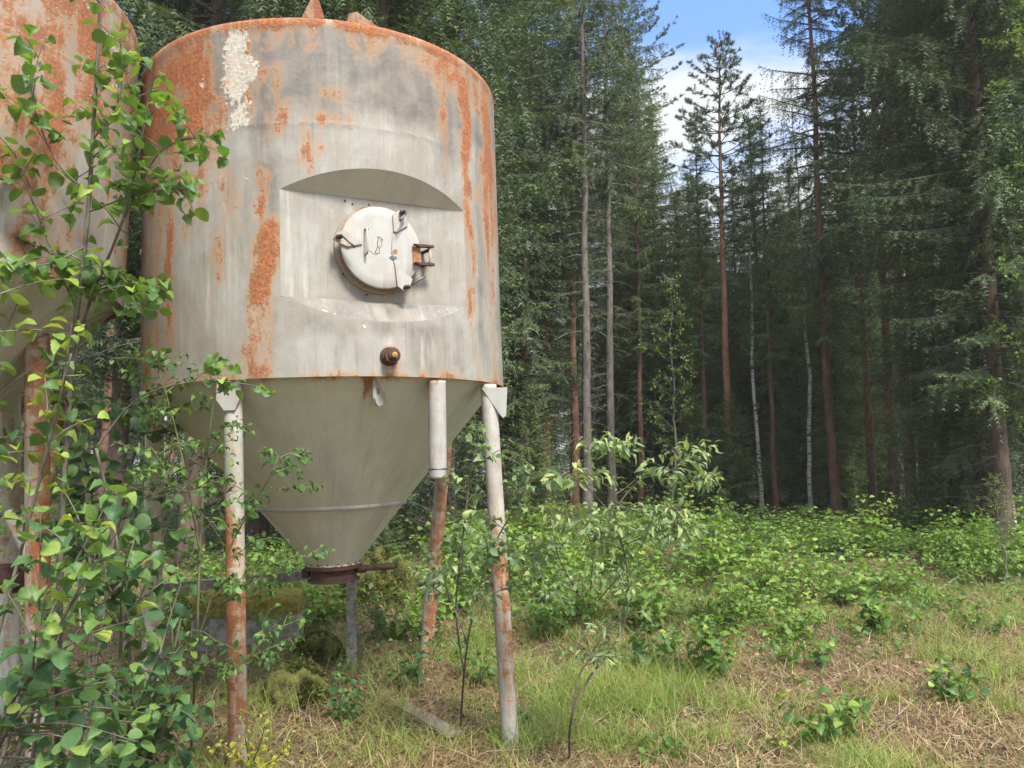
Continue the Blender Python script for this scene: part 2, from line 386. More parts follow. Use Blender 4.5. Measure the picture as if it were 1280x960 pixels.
STAINS1 = [
 ('rust', -85, -17, 1.45, 2.22, .92, 4, .16), ('rust', -85, -26, 1.05, 1.6, .58, 4, .2), ('rust', -19, -14, 1.6, 2.2, .5, 3, .1),
 ('rust', -50.5, -48, -.02, 1.5, .72, 1.4, .08), ('rust', -44.5, -42, .12, 1.5, .78, 1.4, .1), ('rust', -38.5, -35, .10, 1.5, .86, 1.6, .15),
 ('rust', -62, -56, .0, 1.4, .5, 2, .1), ('rust', -31, -29.5, .5, 1.3, .45, 1.2, .2), ('rust', -56, -48, -.05, .22, .66, 3, .08),
 ('rust', -24, -12, .85, 1.5, .30, 4, .2), ('rust', -20, -16, .5, 1.1, .36, 2, .2),
 ('rust', -7.5, -1.2, .44, .98, 1.0, 1.6, .06), ('rust', -6, -2.8, .95, 1.28, .88, 1.2, .06), ('rust', -9, -1.5, -.02, .5, .34, 2, .1), ('rust', -9, -2, .0, .10, .6, 2, .05),
 ('rust', 9, 19, 1.53, 1.63, .62, 2, .03), ('rust', -6, 2, 1.5, 1.7, .5, 2, .05), ('rust', 2, 14, 1.28, 1.55, .38, 4, .08), ('rust', 10, 17, 1.7, 1.8, .45, 2, .04),
 ('rust', 56.5, 61, 1.0, 2.2, .98, 1.5, .1), ('rust', 58, 61, .1, 1.1, .55, 1.3, .3), ('rust', 69, 79, 1.0, 2.2, .95, 2.5, .2),
 ('rust', 71, 76, .15, 1.1, .52, 1.5, .3), ('rust', 33, 80, 1.98, 2.2, .55, 6, .08), ('rust', 47, 50, 1.5, 2.1, .42, 1.5, .2),
 ('rust', -180, -85, .3, 2.2, .6, 8, .2), ('rust', 85, 180, 1.0, 2.2, .6, 8, .3), ('rust', 52, 75, 1.15, 1.5, .3, 4, .2),
 ('rust', 26, 31, .06, .17, .6, 1.0, .03), ('rust', -180, 180, -.05, .02, .5, 1, .02),
 ('rust', -180, 180, 2.15, 2.3, .82, 1, .03),
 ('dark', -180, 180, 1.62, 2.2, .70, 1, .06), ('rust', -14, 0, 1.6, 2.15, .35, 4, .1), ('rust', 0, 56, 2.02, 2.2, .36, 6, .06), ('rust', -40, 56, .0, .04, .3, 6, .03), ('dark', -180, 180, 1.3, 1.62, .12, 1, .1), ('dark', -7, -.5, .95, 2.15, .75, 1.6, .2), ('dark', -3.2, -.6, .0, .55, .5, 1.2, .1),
 ('dark', 46, 54, 1.25, 2.15, .72, 2.5, .2), ('dark', 20, 46, 1.62, 2.12, .36, 4, .1), ('dark', 62, 68, .1, 2.1, .62, 1.5, .2),
 ('dark', 44, 48, .0, .42, .55, 1.2, .1), ('dark', 34, 37, .0, .36, .8, 1, .05), ('dark', 14, 17, .0, .36, .6, 1.2, .05), ('dark', 39, 42, .0, .34, .7, 1, .05), ('dark', 6, 50, .24, .36, .45, 3, .03), ('dark', 50, 55, .0, .42, .62, 1.4, .05), ('dark', 4, 12, .25, .45, .45, 2, .06), ('dark', 18, 26, .0, .33, .3, 2, .1),
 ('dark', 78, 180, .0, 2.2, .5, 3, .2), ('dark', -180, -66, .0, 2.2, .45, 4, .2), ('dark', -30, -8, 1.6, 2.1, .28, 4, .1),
 ('lichen', -15.5, -7.5, 1.70, 2.19, .92, 2, .06), ('lichen', -13, -4.5, 1.80, 2.0, .88, 1.8, .06), ('lichen', -14, -6, 1.5, 1.74, .74, 2.2, .05), ('lichen', -9, -4, 1.5, 1.56, .6, 2, .03),
 ('lichen', -24.5, -21.5, 1.82, 1.93, .74, 1.2, .03), ('lichen', -33, -29, 2.03, 2.12, .55, 2, .03), ('lichen', -12, -8, 1.16, 1.28, .46, 1.4, .04),
 ('lichen', 8, 10.5, 2.06, 2.2, .62, 1, .03), ('lichen', 19, 21, 2.02, 2.08, .56, 1, .02), ('lichen', 20, 24, .24, .34, .64, 1.5, .04), ('lichen', 12, 18, .33, .42, .5, 2, .04),
 ('lichen', -17, -14, 1.34, 1.44, .42, 1.4, .04), ('lichen', 35, 38, 1.45, 1.7, .35, 1.4, .06),
 ('white', 24, 52, .0, .30, .48, 3, .06), ('white', -28, -8, .2, 1.4, .42, 3, .2), ('white', 52, 57, .0, 1.0, .45, 2, .1), ('white', -1, 1.5, .5, 1.2, .8, 1.2, .1), ('white', 2, 40, 1.3, 1.55, .35, 3, .06),
]
STAINS2 = [
 ('rust', -180, 92, 1.0, 1.9, .66, 5, .15), ('rust', 88, 112, 1.25, 1.9, .62, 4, .2), ('rust', 60, 76, .35, 1.15, .78, 5, .2), ('rust', 84, 94, .5, 1.3, .42, 4, .2),
 ('rust', 60, 80, -.02, .45, .45, 5, .1), ('rust', -180, 180, 1.78, 2.0, .85, 2, .05), ('rust', 104, 118, .0, 1.4, .42, 3, .2), ('rust', 96, 99, .1, 1.2, .5, 2, .2),
 ('dark', 106, 150, .1, 1.9, .55, 4, .2), ('dark', -180, 180, 1.25, 1.8, .30, 1, .1), ('dark', 80, 86, .0, 1.0, .35, 3, .1),
 ('lichen', 86, 100, 1.2, 1.72, .62, 4, .12), ('lichen', 78, 90, 1.0, 1.2, .55, 4, .08), ('lichen', 66, 84, 1.62, 1.8, .55, 5, .06), ('lichen', 100, 110, .85, 1.2, .42, 4, .1),
 ('white', 70, 104, .0, .9, .38, 5, .2)]

def attrs_from(th, z, R, stains):
    m = masks(th, z, stains); m['uv'] = np.stack([np.radians(th)*R, z, np.zeros_like(z)], 1); return m
def cyl_pt(R, th, z):
    t = np.radians(th); return np.stack([R*np.sin(t), -R*np.cos(t), z], -1)
def gridF(n, m, closed=False):
    i, j = np.meshgrid(np.arange(n-1), np.arange(m-1), indexing='ij'); i = i.ravel(); j = j.ravel()
    return np.stack([i*m+j, (i+1)*m+j, (i+1)*m+j+1, i*m+j+1], 1)
NOST = dict(rust=0.0, dark=0.0, lichen=0.0, white=0.0)
def local_attrs(V, rust=0., dark=0., lichen=0., white=0.):
    V = np.asarray(V); n = len(V); f = lambda a: np.broadcast_to(np.asarray(a, np.float32), (n,)).copy()
    return dict(rust=f(rust), dark=f(dark), lichen=f(lichen), white=f(white), uv=np.stack([V[:, 0]+V[:, 1]*.7, V[:, 2], V[:, 1]], 1))

def lathe_shell(mb, R, prof, th0, th1, nth, stains, hole=None):
    """prof: list of z; grid over theta, optional recess hole (a,b,zb(th),zt(th),i0,i1)"""
    pass

def build_shell(H, R, stains, zoff, parent, recess=True):
    A, B, zb0, zt0 = 0.0, 56.0, .49, 1.145
    mid = (A+B)/2; half = R_(mid-A)
    def s_of(th): return np.clip(R*np.cos(np.radians(th-mid))-R*math.cos(half), 0, None)
    n1 = 200
    ths = np.concatenate([np.linspace(-180, A, 270), np.linspace(A, B, 130)[1:], np.linspace(B, 180, 190)[1:]])
    inr = (ths >= A-1e-6) & (ths <= B+1e-6) if recess else np.zeros(len(ths), bool)
    s = np.where(inr, s_of(ths), 0.0)
    zb = zb0-1.0*s; zt = zt0+1.0*s
    if not recess: zb = zb*0+H*.3; zt = zt*0+H*.6
    a, b_, c = 26, 40, 58
    rows = [np.linspace(0, 1, a)[:, None]*zb[None], zb[None]+np.linspace(0, 1, b_)[1:, None]*(zt-zb)[None], zt[None]+np.linspace(0, 1, c)[1:, None]*(H-zt)[None]]
    Z = np.concatenate(rows, 0); nr, nc = Z.shape; TH = np.broadcast_to(ths[None], Z.shape)
    # rounded shoulder + tiny plate waviness + raised weld line
    Rr = np.full_like(Z, R); sh = .045
    k = np.clip((Z-(H-sh))/sh, 0, 1); Rr = Rr-sh*(1-np.sqrt(1-k*k*.999))
    wav = (fbm(TH*.045, Z*1.3, 7, 3)-.5)*.010
    edge = np.minimum(1, np.minimum(np.abs(TH-A), np.abs(TH-B))/6) if recess else 1.0
    Rr = Rr+wav*edge*np.where(inr[None], .25, 1)
    seam = (1.56 if recess else 1.28)-.01*np.cos(np.radians(TH))
    Rr = Rr+.0035*np.exp(-((Z-seam)/.007)**2)
    band = H-.085; Rr = Rr+.004*sstep(band-.002, band+.002, Z)
    V = cyl_pt(1, TH, Z); V = np.stack([V[..., 0]*Rr, V[..., 1]*Rr, Z+zoff], -1)
    F = gridF(nr, nc); ii = F[:, 0]//nc; jj = F[:, 0] % nc
    if recess:
        drop = (ii >= a-1) & (ii < a+b_-2) & inr[jj] & inr[np.minimum(jj+1, nc-1)]; F = F[~drop]
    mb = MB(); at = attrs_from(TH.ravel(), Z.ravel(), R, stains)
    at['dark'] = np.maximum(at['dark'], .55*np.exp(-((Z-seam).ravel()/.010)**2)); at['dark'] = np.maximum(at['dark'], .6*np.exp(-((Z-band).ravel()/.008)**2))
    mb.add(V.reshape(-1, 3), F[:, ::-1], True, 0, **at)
    # inner skirt wall and lower lip
    th2 = np.linspace(-180, 180, 181); Z2 = np.array([0, .12]); TH2, ZZ = np.meshgrid(th2, Z2)
    V2 = cyl_pt(R-.012, TH2, ZZ+zoff).reshape(-1, 3); mb.add(V2, gridF(2, 181), True, 0, **attrs_from(TH2.ravel(), ZZ.ravel(), R, [('rust', -180, 180, -1, .05, .6, 1, .02)]))
    RR = np.array([R, R-.012]); V3 = np.concatenate([cyl_pt(r, th2, np.full(181, zoff)) for r in RR])
    mb.add(V3, gridF(2, 181), True, 0, **attrs_from(np.tile(th2, 2), np.zeros(362), R, [('rust', -180, 180, -1, .05, .7, 1, .02)]))
    if not recess:
        return mb.build('shell', [M_SHELL, M_SOFF], parent)
    # recess: flat panel, soffit, sloping sill
    d = R*math.cos(half); hw = R*math.sin(half); n = np.array([math.sin(R_(mid)), -math.cos(R_(mid)), 0]); t = np.array([math.cos(R_(mid)), math.sin(R_(mid)), 0])
    u = np.linspace(-hw, hw, 70); z = np.linspace(zb0, zt0, 50); U, ZZ = np.meshgrid(u, z)
    P = n*d+U[..., None]*t+np.array([0, 0, 1.])*(ZZ[..., None]+zoff)
    P = P-n*(.004*np.sin(np.pi*(U/hw+1)/2)*(fbm(U*3, ZZ*3, 4, 2)))[..., None]
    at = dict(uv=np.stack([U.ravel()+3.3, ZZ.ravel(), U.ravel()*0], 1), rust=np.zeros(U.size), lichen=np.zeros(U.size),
              dark=(.30*(1-sstep(zb0, zb0+.12, ZZ))+.25*sstep(hw-.08, hw, U)+.22*sstep(zt0-.05, zt0, ZZ)).ravel(), white=(.45*sstep(-.6, .5, -U)).ravel())  # narrow shade at the right edge painted in; bottom and top edges darker too
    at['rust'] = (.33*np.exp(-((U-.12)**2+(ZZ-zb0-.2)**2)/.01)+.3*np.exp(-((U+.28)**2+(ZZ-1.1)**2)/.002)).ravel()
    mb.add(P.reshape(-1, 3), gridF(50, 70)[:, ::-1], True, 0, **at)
    for (zz, sg, mi) in ((zt0, 1, 1), (zb0, -1, 0)):
        k = np.linspace(0, 1, 9); th = np.linspace(A, B, 90); ss = s_of(th)
        # chord point at same theta-parameter
        lat = R*np.sin(np.radians(th-mid)); ch = n[None]*d+lat[:, None]*t; arc = n[None]*(d+ss[:, None])+lat[:, None]*t
        K = k[:, None, None]; Q = ch[None]*(1-K)+arc[None]*K; Q = Q+np.array([0, 0, 1.])*(zz+zoff+sg*k[:, None]*ss[None])[..., None]
        if sg < 0: Q = Q+n*(.010*(fbm(lat[None]*9+k[:, None]*7, k[:, None]*3+0*lat[None], 6, 3)-.3)*np.sin(np.pi*k)[:, None])[..., None]
        Lt = np.broadcast_to(lat[None], (9, 90)).ravel(); KK = np.broadcast_to(k[:, None], (9, 90)).ravel()
        lic = (.56*sstep(0, .3, KK)*(fbm(Lt*6, KK*2, 8, 2)) if sg < 0 else Lt*0)
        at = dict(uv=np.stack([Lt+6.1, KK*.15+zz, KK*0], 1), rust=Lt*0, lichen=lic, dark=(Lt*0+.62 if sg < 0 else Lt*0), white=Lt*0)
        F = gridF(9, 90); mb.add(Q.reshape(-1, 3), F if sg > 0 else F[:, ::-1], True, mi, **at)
    return mb.build('shell', [M_SHELL, M_SOFF], parent)

def build_roof(H, R, zoff, parent):
    mb = MB(); th = np.linspace(-180, 180, 121); rr = np.linspace(R-.043, .02, 10)
    RR, TH = np.meshgrid(rr, th, indexing='ij'); Z = H-.001+.10*(1-(RR/R)**2)
    V = cyl_pt(1, TH, Z); V = np.stack([V[..., 0]*RR, V[..., 1]*RR, Z+zoff], -1).reshape(-1, 3)
    mb.add(V, gridF(10, 121)[:, ::-1], True, 0, **local_attrs(V, rust=.75, dark=.3)); return mb.build('roof', M_SHELL, parent)

def frustum(mb, prof, n=120, rust=0., dark=0., white=0., wob=0.0):
    """prof list of (r,z)"""
    P = np.array(prof); m = len(P); th = np.linspace(-180, 180, n+1); V = np.concatenate([cyl_pt(r, th, np.full(n+1, z)) for r, z in P])
    ThD = np.tile(th, m); Z = np.repeat(P[:, 1], n+1)
    at = dict(uv=np.stack([np.radians(ThD)*.9, Z, Z*0], 1))
    for k, a in (('rust', rust), ('dark', dark), ('white', white)): at[k] = np.asarray(a(ThD, Z) if callable(a) else np.full(len(Z), a), np.float32)
    at['lichen'] = np.zeros(len(Z), np.float32)
    mb.add(V, gridF(m, n+1)[:, ::-1] if P[-1, 1] > P[0, 1] else gridF(m, n+1), True, 0, **at); return mb

def leg_mesh(p0, p1, r, rust_fn, k=20, n=90, mesh=None):
    t = np.linspace(0, 1, n)[:, None]; P = np.asarray(p0)*(1-t)+np.asarray(p1)*t
    V, F = tube(P, r, k); T = np.repeat(t[:, 0], k); a = np.tile(np.linspace(0, 1, k, endpoint=False), n)
    L = np.linalg.norm(np.asarray(p1)-np.asarray(p0))
    mb = mesh or MB(); V0 = V
    ax = V-np.repeat(P, k, 0)
    mb.add(V, F, True, 0, rust=np.minimum(rust_fn(T, ax/r)*.92, .72), dark=.15+.25*T, lichen=0*T, white=.3*(1-T), uv=np.stack([ax[:, 0]*1.6, T*L*2.6, ax[:, 1]*1.6+p0[0]], 1))
    return mb

# ------------------------------------------------------------------ MAIN TANK
RT = 1.3; HT = 2.246
AX = np.array([-.03495204, -.03894656, .99862982]); UX = np.array([.99938806, 0, .03497858]); WX = np.array([-.0013623, .99924129, .03892273])
RIM0 = np.array([-1.366, 5.996, .668+EYE])
ZO = 2.35                                   # rim height above the Empty at the tank's foot
base1 = RIM0-AX*ZO
tank = empty('silo_tank', base1)
M3 = np.stack([UX, WX, AX], 1)
tank.rotation_euler = Matrix(M3.tolist()).to_euler()
tag(tank, 'whole beige steel hopper tank with rust streaks and a round hatch, on four rusty legs', 'silo tank', 'steel hopper tanks standing side by side')
def loc1(p): return M3.T @ (np.asarray(p, float)-base1)
build_shell(HT, RT, STAINS1, ZO, tank, True)
build_roof(HT, RT, ZO, tank)

def cone_rust(th, z):
    r = .95*np.exp(-((th-23.2)/1.8)**2)*sstep(-.17, -.02, z-ZO)*(z-ZO > -.3)
    r = np.maximum(r, .38*np.exp(-((th-21.5+(z-ZO+.1)*6)/1.0)**2)*sstep(-.8, -.2, z-ZO))
    r = np.maximum(r, .30*sstep(-.05, .04, z-ZO)); return r
def cone_dark(th, z):
    d = .40*np.exp(-((th-21.5+(z-ZO+.1)*6)/1.2)**2)*sstep(-.85, -.3, z-ZO); d = np.maximum(d, .3*(1-sstep(-1.30, -1.22, z-ZO))); return d
RC, ZC = .530, -.835                        # seam ring on the cone
RF, ZF = .172, -1.275                       # outlet
prof = [(1.285-(1.285-RC)*t, ZO+.06+(ZC-.06)*t) for t in np.linspace(0, 1, 40)]+[(RC-(RC-RF)*t, ZO+ZC+(ZF-ZC)*t) for t in np.linspace(0, 1, 20)[1:]]
cmb = frustum(MB(), prof, 160, cone_rust, cone_dark)
cone = cmb.build('cone', M_CONE, tank)
mb = MB(); frustum(mb, [(RC-.004, ZO+ZC+.030), (RC+.016, ZO+ZC+.028), (RC+.018, ZO+ZC-.008), (RC-.02, ZO+ZC-.012)], 120, .12, .1, .5); mb.build('seam_ring', M_WHITE, cone)
# radial weld lines of the lower cone
mb = MB()
for th in (-46, 62):
    mb = MB(); a = cyl_pt(RC+.002, np.array(th), ZO+ZC-.015); b = cyl_pt(RF+.003, np.array(th), ZO+ZF+.02); V, F = tube([a, (a+b)/2, b], .004, 6); mb.add(V, F, **local_attrs(V, white=.8)); mb.build('weld_line', M_WHITE, cone)
# skirt lug plate with a hole
def plate(outline, th_, hole=None):
    """outline (n,2) in (radial, z) ; returns a solid of thickness th_"""
    o = np.array(outline, float); n = len(o)
    if hole:
        c, r = hole; ang = np.arctan2(o[:, 1]-c[1], o[:, 0]-c[0]); h = np.stack([c[0]+r*np.cos(ang), c[1]+r*np.sin(ang)], 1)
        V = np.concatenate([np.c_[o[:, 0], np.full(n, s*th_/2), o[:, 1]] for s in (-1, 1)]+[np.c_[h[:, 0], np.full(n, s*th_/2), h[:, 1]] for s in (-1, 1)])
        F = []
        for i in range(n):
            j = (i+1) % n
            F += [[i, j, n+j, n+i], [2*n+i, 3*n+i, 3*n+j, 2*n+j], [i, 2*n+i, 2*n+j, j], [n+i, n+j, 3*n+j, 3*n+i]]
        return V, F
    V = np.concatenate([np.c_[o[:, 0], np.full(n, s*th_/2), o[:, 1]] for s in (-1, 1)])
    F = [list(range(n))[::-1], [n+i for i in range(n)]]+[[i, (i+1) % n, n+(i+1) % n, n+i] for i in range(n)]
    return V, F
def place_radial(V, th, z=0, r=0, swing=0):
    V = np.asarray(V); t = R_(th); n = np.array([math.sin(t), -math.cos(t), 0]); e = np.array([math.cos(t), math.sin(t), 0])
    s = R_(swing); nn = n*math.cos(s)+e*math.sin(s); ee = -n*math.sin(s)+e*math.cos(s)
    return n*r+V[:, :1]*nn+V[:, 1:2]*ee+V[:, 2:3]*np.array([0, 0, 1.])+np.array([0, 0, z])
ol = [(-.10, .02), (-.10, -.10), (-.06, -.16), (.0, -.178), (.035, -.165), (.055, -.13), (.055, -.05), (.055, .02)]
V, F = plate(ol, .014, ((.012, -.085), .022)); mb = MB()
V = place_radial(V, 26.3, ZO, 1.20, -44); mb.add(V, F, False, **local_attrs(V, dark=.2, rust=.15)); mb.build('lug_plate', M_WHITE, tank)
# lifting lugs on the roof edge
for th, sw, sc in ((8.5, 75, 1.0), (24, 60, .8)):
    V, F = plate([(-.10*sc, -.02), (.10*sc, -.02), (.05*sc, .16*sc), (.0, .17*sc)] if th < 10 else [(-.13, -.02), (.14, -.02), (.10, .02), (-.03, .13), (-.08, .12)], .014)
    V = place_radial(V, th, ZO+HT+.004, 1.17, sw); mb = MB(); mb.add(V, F, False, **local_attrs(V, rust=.5, white=.3)); mb.build('lifting_lug', M_SHELL, tank)
# drain fitting
mb = MB(); thd = 28.2; zc = .122
def disc_stack(th, z, segs, k=28):
    P = []; r = []
    t = R_(th); n = np.array([math.sin(t), -math.cos(t), 0])
    for d, rad in segs: P.append(n*d+np.array([0, 0, z])); r.append(rad)
    P = np.array(P); V = []; up = np.array([0, 0, 1.]); e = np.cross(up, n); a = np.linspace(0, 2*np.pi, k, endpoint=False)
    V = np.concatenate([P[i]+r[i]*(np.outer(np.cos(a), e)+np.outer(np.sin(a), up)) for i in range(len(P))])
    i, j = np.meshgrid(np.arange(len(P)-1), np.arange(k), indexing='ij'); i = i.ravel(); j = j.ravel(); j2 = (j+1) % k
    return V, [np.stack([i*k+j, i*k+j2, (i+1)*k+j2, (i+1)*k+j], 1), (np.arange(k)+(len(P)-1)*k)[None]]
V, F = disc_stack(thd, ZO+zc, [(1.29, .058), (1.312, .058), (1.3125, .050), (1.33, .050), (1.331, .042), (1.36, .042), (1.361, .048), (1.375, .048), (1.376, .034), (1.392, .030)])
mb.add(V, F, False); fit = mb.build('drain_fitting', M_RUST, tank)
V, F = disc_stack(thd, ZO+zc, [(1.385, .020), (1.41, .018), (1.411, .008), (1.418, .006)], 6); mb = MB(); mb.add(V, F, False); mb.build('brass_plug', M_BRASS, fit)

# hatch
midh = 28.0; nH = np.array([math.sin(R_(midh)), -math.cos(R_(midh)), 0]); tH = np.array([math.cos(R_(midh)), math.sin(R_(midh)), 0]); dH = RT*math.cos(R_(28)); zH = .822
# cover leans a touch so that it stands further out at its lower left
def HP(a, b, c=0.0):
    a = np.asarray(a, float); b = np.asarray(b, float); c = np.asarray(c, float)
    off = c+.008*(-b/.25)+.008*(-a/.25)
    return nH*(dH+off)[..., None]+tH*a[..., None]+np.array([0, 0, 1.])*(b+ZO+zH)[..., None]
mb = MB(); k = 96; an = np.linspace(0, 2*np.pi, k, endpoint=False)
for (r0, c0, r1, c1) in ((.285, -.02, .285, .010), (.285, .010, .246, .011), (.246, .011, .243, .052)):
    V = np.concatenate([HP(r*np.cos(an), r*np.sin(an), np.full(k, c)) for r, c in ((r0, c0), (r1, c1))]); F = [[i, (i+1) % k, k+(i+1) % k, k+i] for i in range(k)]
    mb.add(V, F, True, **local_attrs(V, dark=.35, rust=.22))
mb.build('hatch_neck', M_SHELL, tank)
mb = MB(); rings = [(.262, .056), (.264, .060), (.264, .071), (.258, .076), (.2, .078), (.1, .080), (.02, .081)]
V = np.concatenate([HP(r*np.cos(an), r*np.sin(an), np.full(k, c)) for r, c in rings]); F = [[q*k+i, q*k+(i+1) % k, (q+1)*k+(i+1) % k, (q+1)*k+i] for q in range(len(rings)-1) for i in range(k)]
F.append([(len(rings)-1)*k+i for i in range(k)]); F.append(list(range(k))[::-1])
AA = np.concatenate([np.stack([r*np.cos(an), r*np.sin(an)], 1) for r, c in rings])
lr = .16+.25*sstep(.2, .262, np.hypot(AA[:, 0], AA[:, 1])); at = local_attrs(V, rust=0, white=.25, dark=.12); at['uv'] = np.c_[AA[:, 0], AA[:, 1], AA[:, 0]*0]; at['rust'] = lr*.22
mb.add(V, F, True, **at); cover = mb.build('hatch_cover', M_WHITE, tank)
def bar_between(mb, p, q, r, k=10, **kw):
    V, F = tube(np.array([p, (np.array(p)+np.array(q))/2, q]), r, k); mb.add(V, F, True, **local_attrs(V, **kw)); return mb
def slab(poly, c0, c1, rust=.1, dark=.1, matl=M_WHITE, name='clamp_plate', parent=None):
    n = len(poly); a = np.array(poly); V = np.concatenate([HP(a[:, 0], a[:, 1], np.full(n, c)) for c in (c0, c1)])
    F = [list(range(n)), [n+i for i in range(n)][::-1]]+[[i, n+i, n+(i+1) % n, (i+1) % n] for i in range(n)]
    V = V[list(range(n, 2*n))+list(range(n))]
    m_ = MB(); m_.add(V, F, False, **local_attrs(V, rust=rust, dark=dark, white=.3)); return m_.build(name, matl, parent)
def hz(px, py):       # position on the cover from the enlarged detail of the photograph
    return ((px-455)*.001005, (510-py)*.000975)
def clamp(polypx, bolt, h0, h1, rust):
    poly = [hz(*p) for p in polypx]
    pl = slab(poly, .0825, .092, rust=rust, name='clamp_plate', parent=cover)
    b = hz(*bolt); mb = MB()
    for dx in (-.012, .012): bar_between(mb, HP(b[0]+dx, b[1], .045), HP(b[0]+dx, b[1], .125), .006)
    bar_between(mb, HP(b[0], b[1], .06), HP(b[0], b[1], .15), .009, rust=.3)
    V, F = tube(np.array([HP(b[0]-.016, b[1]-.003, .118), HP(b[0]+.016, b[1]+.003, .118)]), .014, 8); mb.add(V, F, True)
    mb.build('eye_bolt', M_RUST, pl)
    mb = MB(); bar_between(mb, HP(*hz(*h0), .135), HP(*hz(*h1), .165), .0075, 10); mb.build('clamp_handle', M_STEEL, pl)
clamp([(150, 500), (158, 462), (205, 425), (325, 490), (325, 503), (232, 530)], (172, 480), (185, 478), (255, 552), .45)
clamp([(532, 288), (575, 252), (618, 270), (634, 345), (552, 402), (534, 396)], (590, 272), (606, 280), (550, 345), .12)
clamp([(534, 610), (560, 640), (650, 705), (625, 770), (590, 790), (548, 760)], (600, 768), (622, 756), (712, 696), .12)
mb = MB()
for q0, q1 in (((528, 400), (520, 520)), ((520, 520), (532, 612))): bar_between(mb, HP(*hz(*q0), .0795), HP(*hz(*q1), .0795), .0028, 6, dark=.6)
mb.build('cover_crease', M_WHITE, cover)
mb = MB(); a = hz(347, 405); b = hz(345, 570)
V, F = tube(np.array([HP(a[0], a[1], .078), HP(a[0], a[1], .118), HP(a[0], a[1]-.012, .125), HP(b[0], b[1]+.012, .125), HP(b[0], b[1], .118), HP(b[0], b[1], .078)]), .0065, 8); mb.add(V, F, True, **local_attrs(V, rust=.35, white=.3)); mb.build('pull_handle', M_LEG, cover)
# hinge: two strap lugs, pin and a hinge plate on the cover
hg = slab([hz(*p) for p in ((662, 480), (715, 490), (718, 600), (662, 605))], .079, .086, rust=.5, dark=.2, matl=M_LEG, name='hinge', parent=cover)
for y in (478, 600):
    mb = MB(); n4 = [hz(660, y-5), hz(795, y-8), hz(800, y+6), hz(700, y+12)]
    a4 = np.array(n4); V = np.concatenate([HP(a4[:, 0], a4[:, 1], np.full(4, .085)), HP(a4[:, 0], a4[:, 1], np.full(4, .118))]); mb.add(V, [[0, 1, 2, 3], [7, 6, 5, 4], [0, 4, 5, 1], [1, 5, 6, 2], [2, 6, 7, 3], [3, 7, 4, 0]], False)
    mb.build('hinge_strap', M_RUST, hg)
mb = MB(); bar_between(mb, HP(*hz(775, 465), .10), HP(*hz(772, 615), .10), .008, 10, rust=.2); mb.build('hinge_pin', M_LEG, hg)
for y in (500, 590): bar_between(MB(), HP(*hz(772, y), .10), HP(*hz(755, y), .004), .012, 8).build('hinge_post', M_RUST, hg)
# rusty scratch marks and the dark blot on the cover
def stroke(mb, pts, w=.0022, c=.0808):
    p = np.array([hz(*q) for q in pts]); P = HP(p[:, 0], p[:, 1], np.full(len(p), c)); V, F = tube(P, w, 5); mb.add(V, F)
mb = MB()
stroke(mb, [(410, 548), (418, 530), (430, 500), (424, 480), (436, 462), (428, 442), (446, 446), (462, 462), (452, 480), (456, 498), (440, 512), (438, 530), (440, 548), (420, 556), (408, 548)])
stroke(mb, [(424, 480), (432, 520)]); stroke(mb, [(455, 455), (448, 470)]); stroke(mb, [(366, 540), (380, 545), (400, 560), (420, 562)], .0014)
stroke(mb, [(366, 398), (372, 400)], .003)
mb.build('scratch_mark', M_RUST, cover)
slab([hz(*p) for p in ((500, 575), (512, 562), (530, 558), (556, 566), (552, 578), (538, 582), (528, 592), (514, 585))], .0795, .083, name='paint_chip', matl=M_STEEL, parent=cover)
slab([hz(*p) for p in ((512, 552), (516, 520), (524, 532), (534, 516), (560, 512), (556, 545))], .0795, .0815, rust=.4, name='yellowed_patch', matl=M_LEG, parent=cover)
# small rusty pimples on the panel
mb = MB()
for px, py in ((248, 204), (296, 220), (244, 686), (225, 690), (404, 212), (505, 876), (372, 812)):
    mb = MB(); a = hz(px, py); V, F = tube(np.array([HP(a[0], a[1], -.002), HP(a[0], a[1], .006)]), .0065, 7); mb.add(V, F); mb.build('rust_spot', M_RUST, tank)

# legs
def Lr_left(T, ax): return np.clip(.12+.50*sstep(.10, .38, T)*(.55-.55*ax[:, 0])+.30*sstep(.28, .42, T)*(1-sstep(.62, .8, T))+.35*sstep(.42, .6, T)*sstep(-.2, .6, ax[:, 0]*0+.3)*.8, 0, 1)*sstep(.02, .10, T)
def Lr_right(T, ax): return np.clip(.08+.42*np.exp(-((T-.50)/.09)**2)+.42*sstep(.45, .6, T)*(.5+.5*np.sin(ax[:, 0]*2.2+.4))*(1-sstep(.8, .92, T)), 0, 1)*sstep(.05, .2, T)
def Lr_back(T, ax): return np.clip(.35+.3*ax[:, 0]+.25*np.sin(T*9)**2, 0, 1)
def Lr_dull(T, ax): return .18+0*T
fL0 = ray(291, 484, 4.80); fL1 = ray(298, 965, 4.86); g = gz(fL1[0], fL1[1])
def to_ground(p0, p1, sink=.06):
    p0 = np.array(p0); p1 = np.array(p1); t = (p0[2]-(gz(p1[0], p1[1])-sink))/(p0[2]-p1[2]); return p0+(p1-p0)*t
leg_specs = [((291, 490, 4.83), (298, 960, 4.88), .0555, Lr_left, M_LEG), ((611, 492, 5.52), (638.5, 935, 5.45), .0565, Lr_right, M_LEG),
             ((561, 508, 7.15), (531, 830, 7.35), .060, Lr_back, M_LEG), ((194, 500, 6.3), (190, 800, 6.3), .070, Lr_dull, M_CONE)]
FEET = []
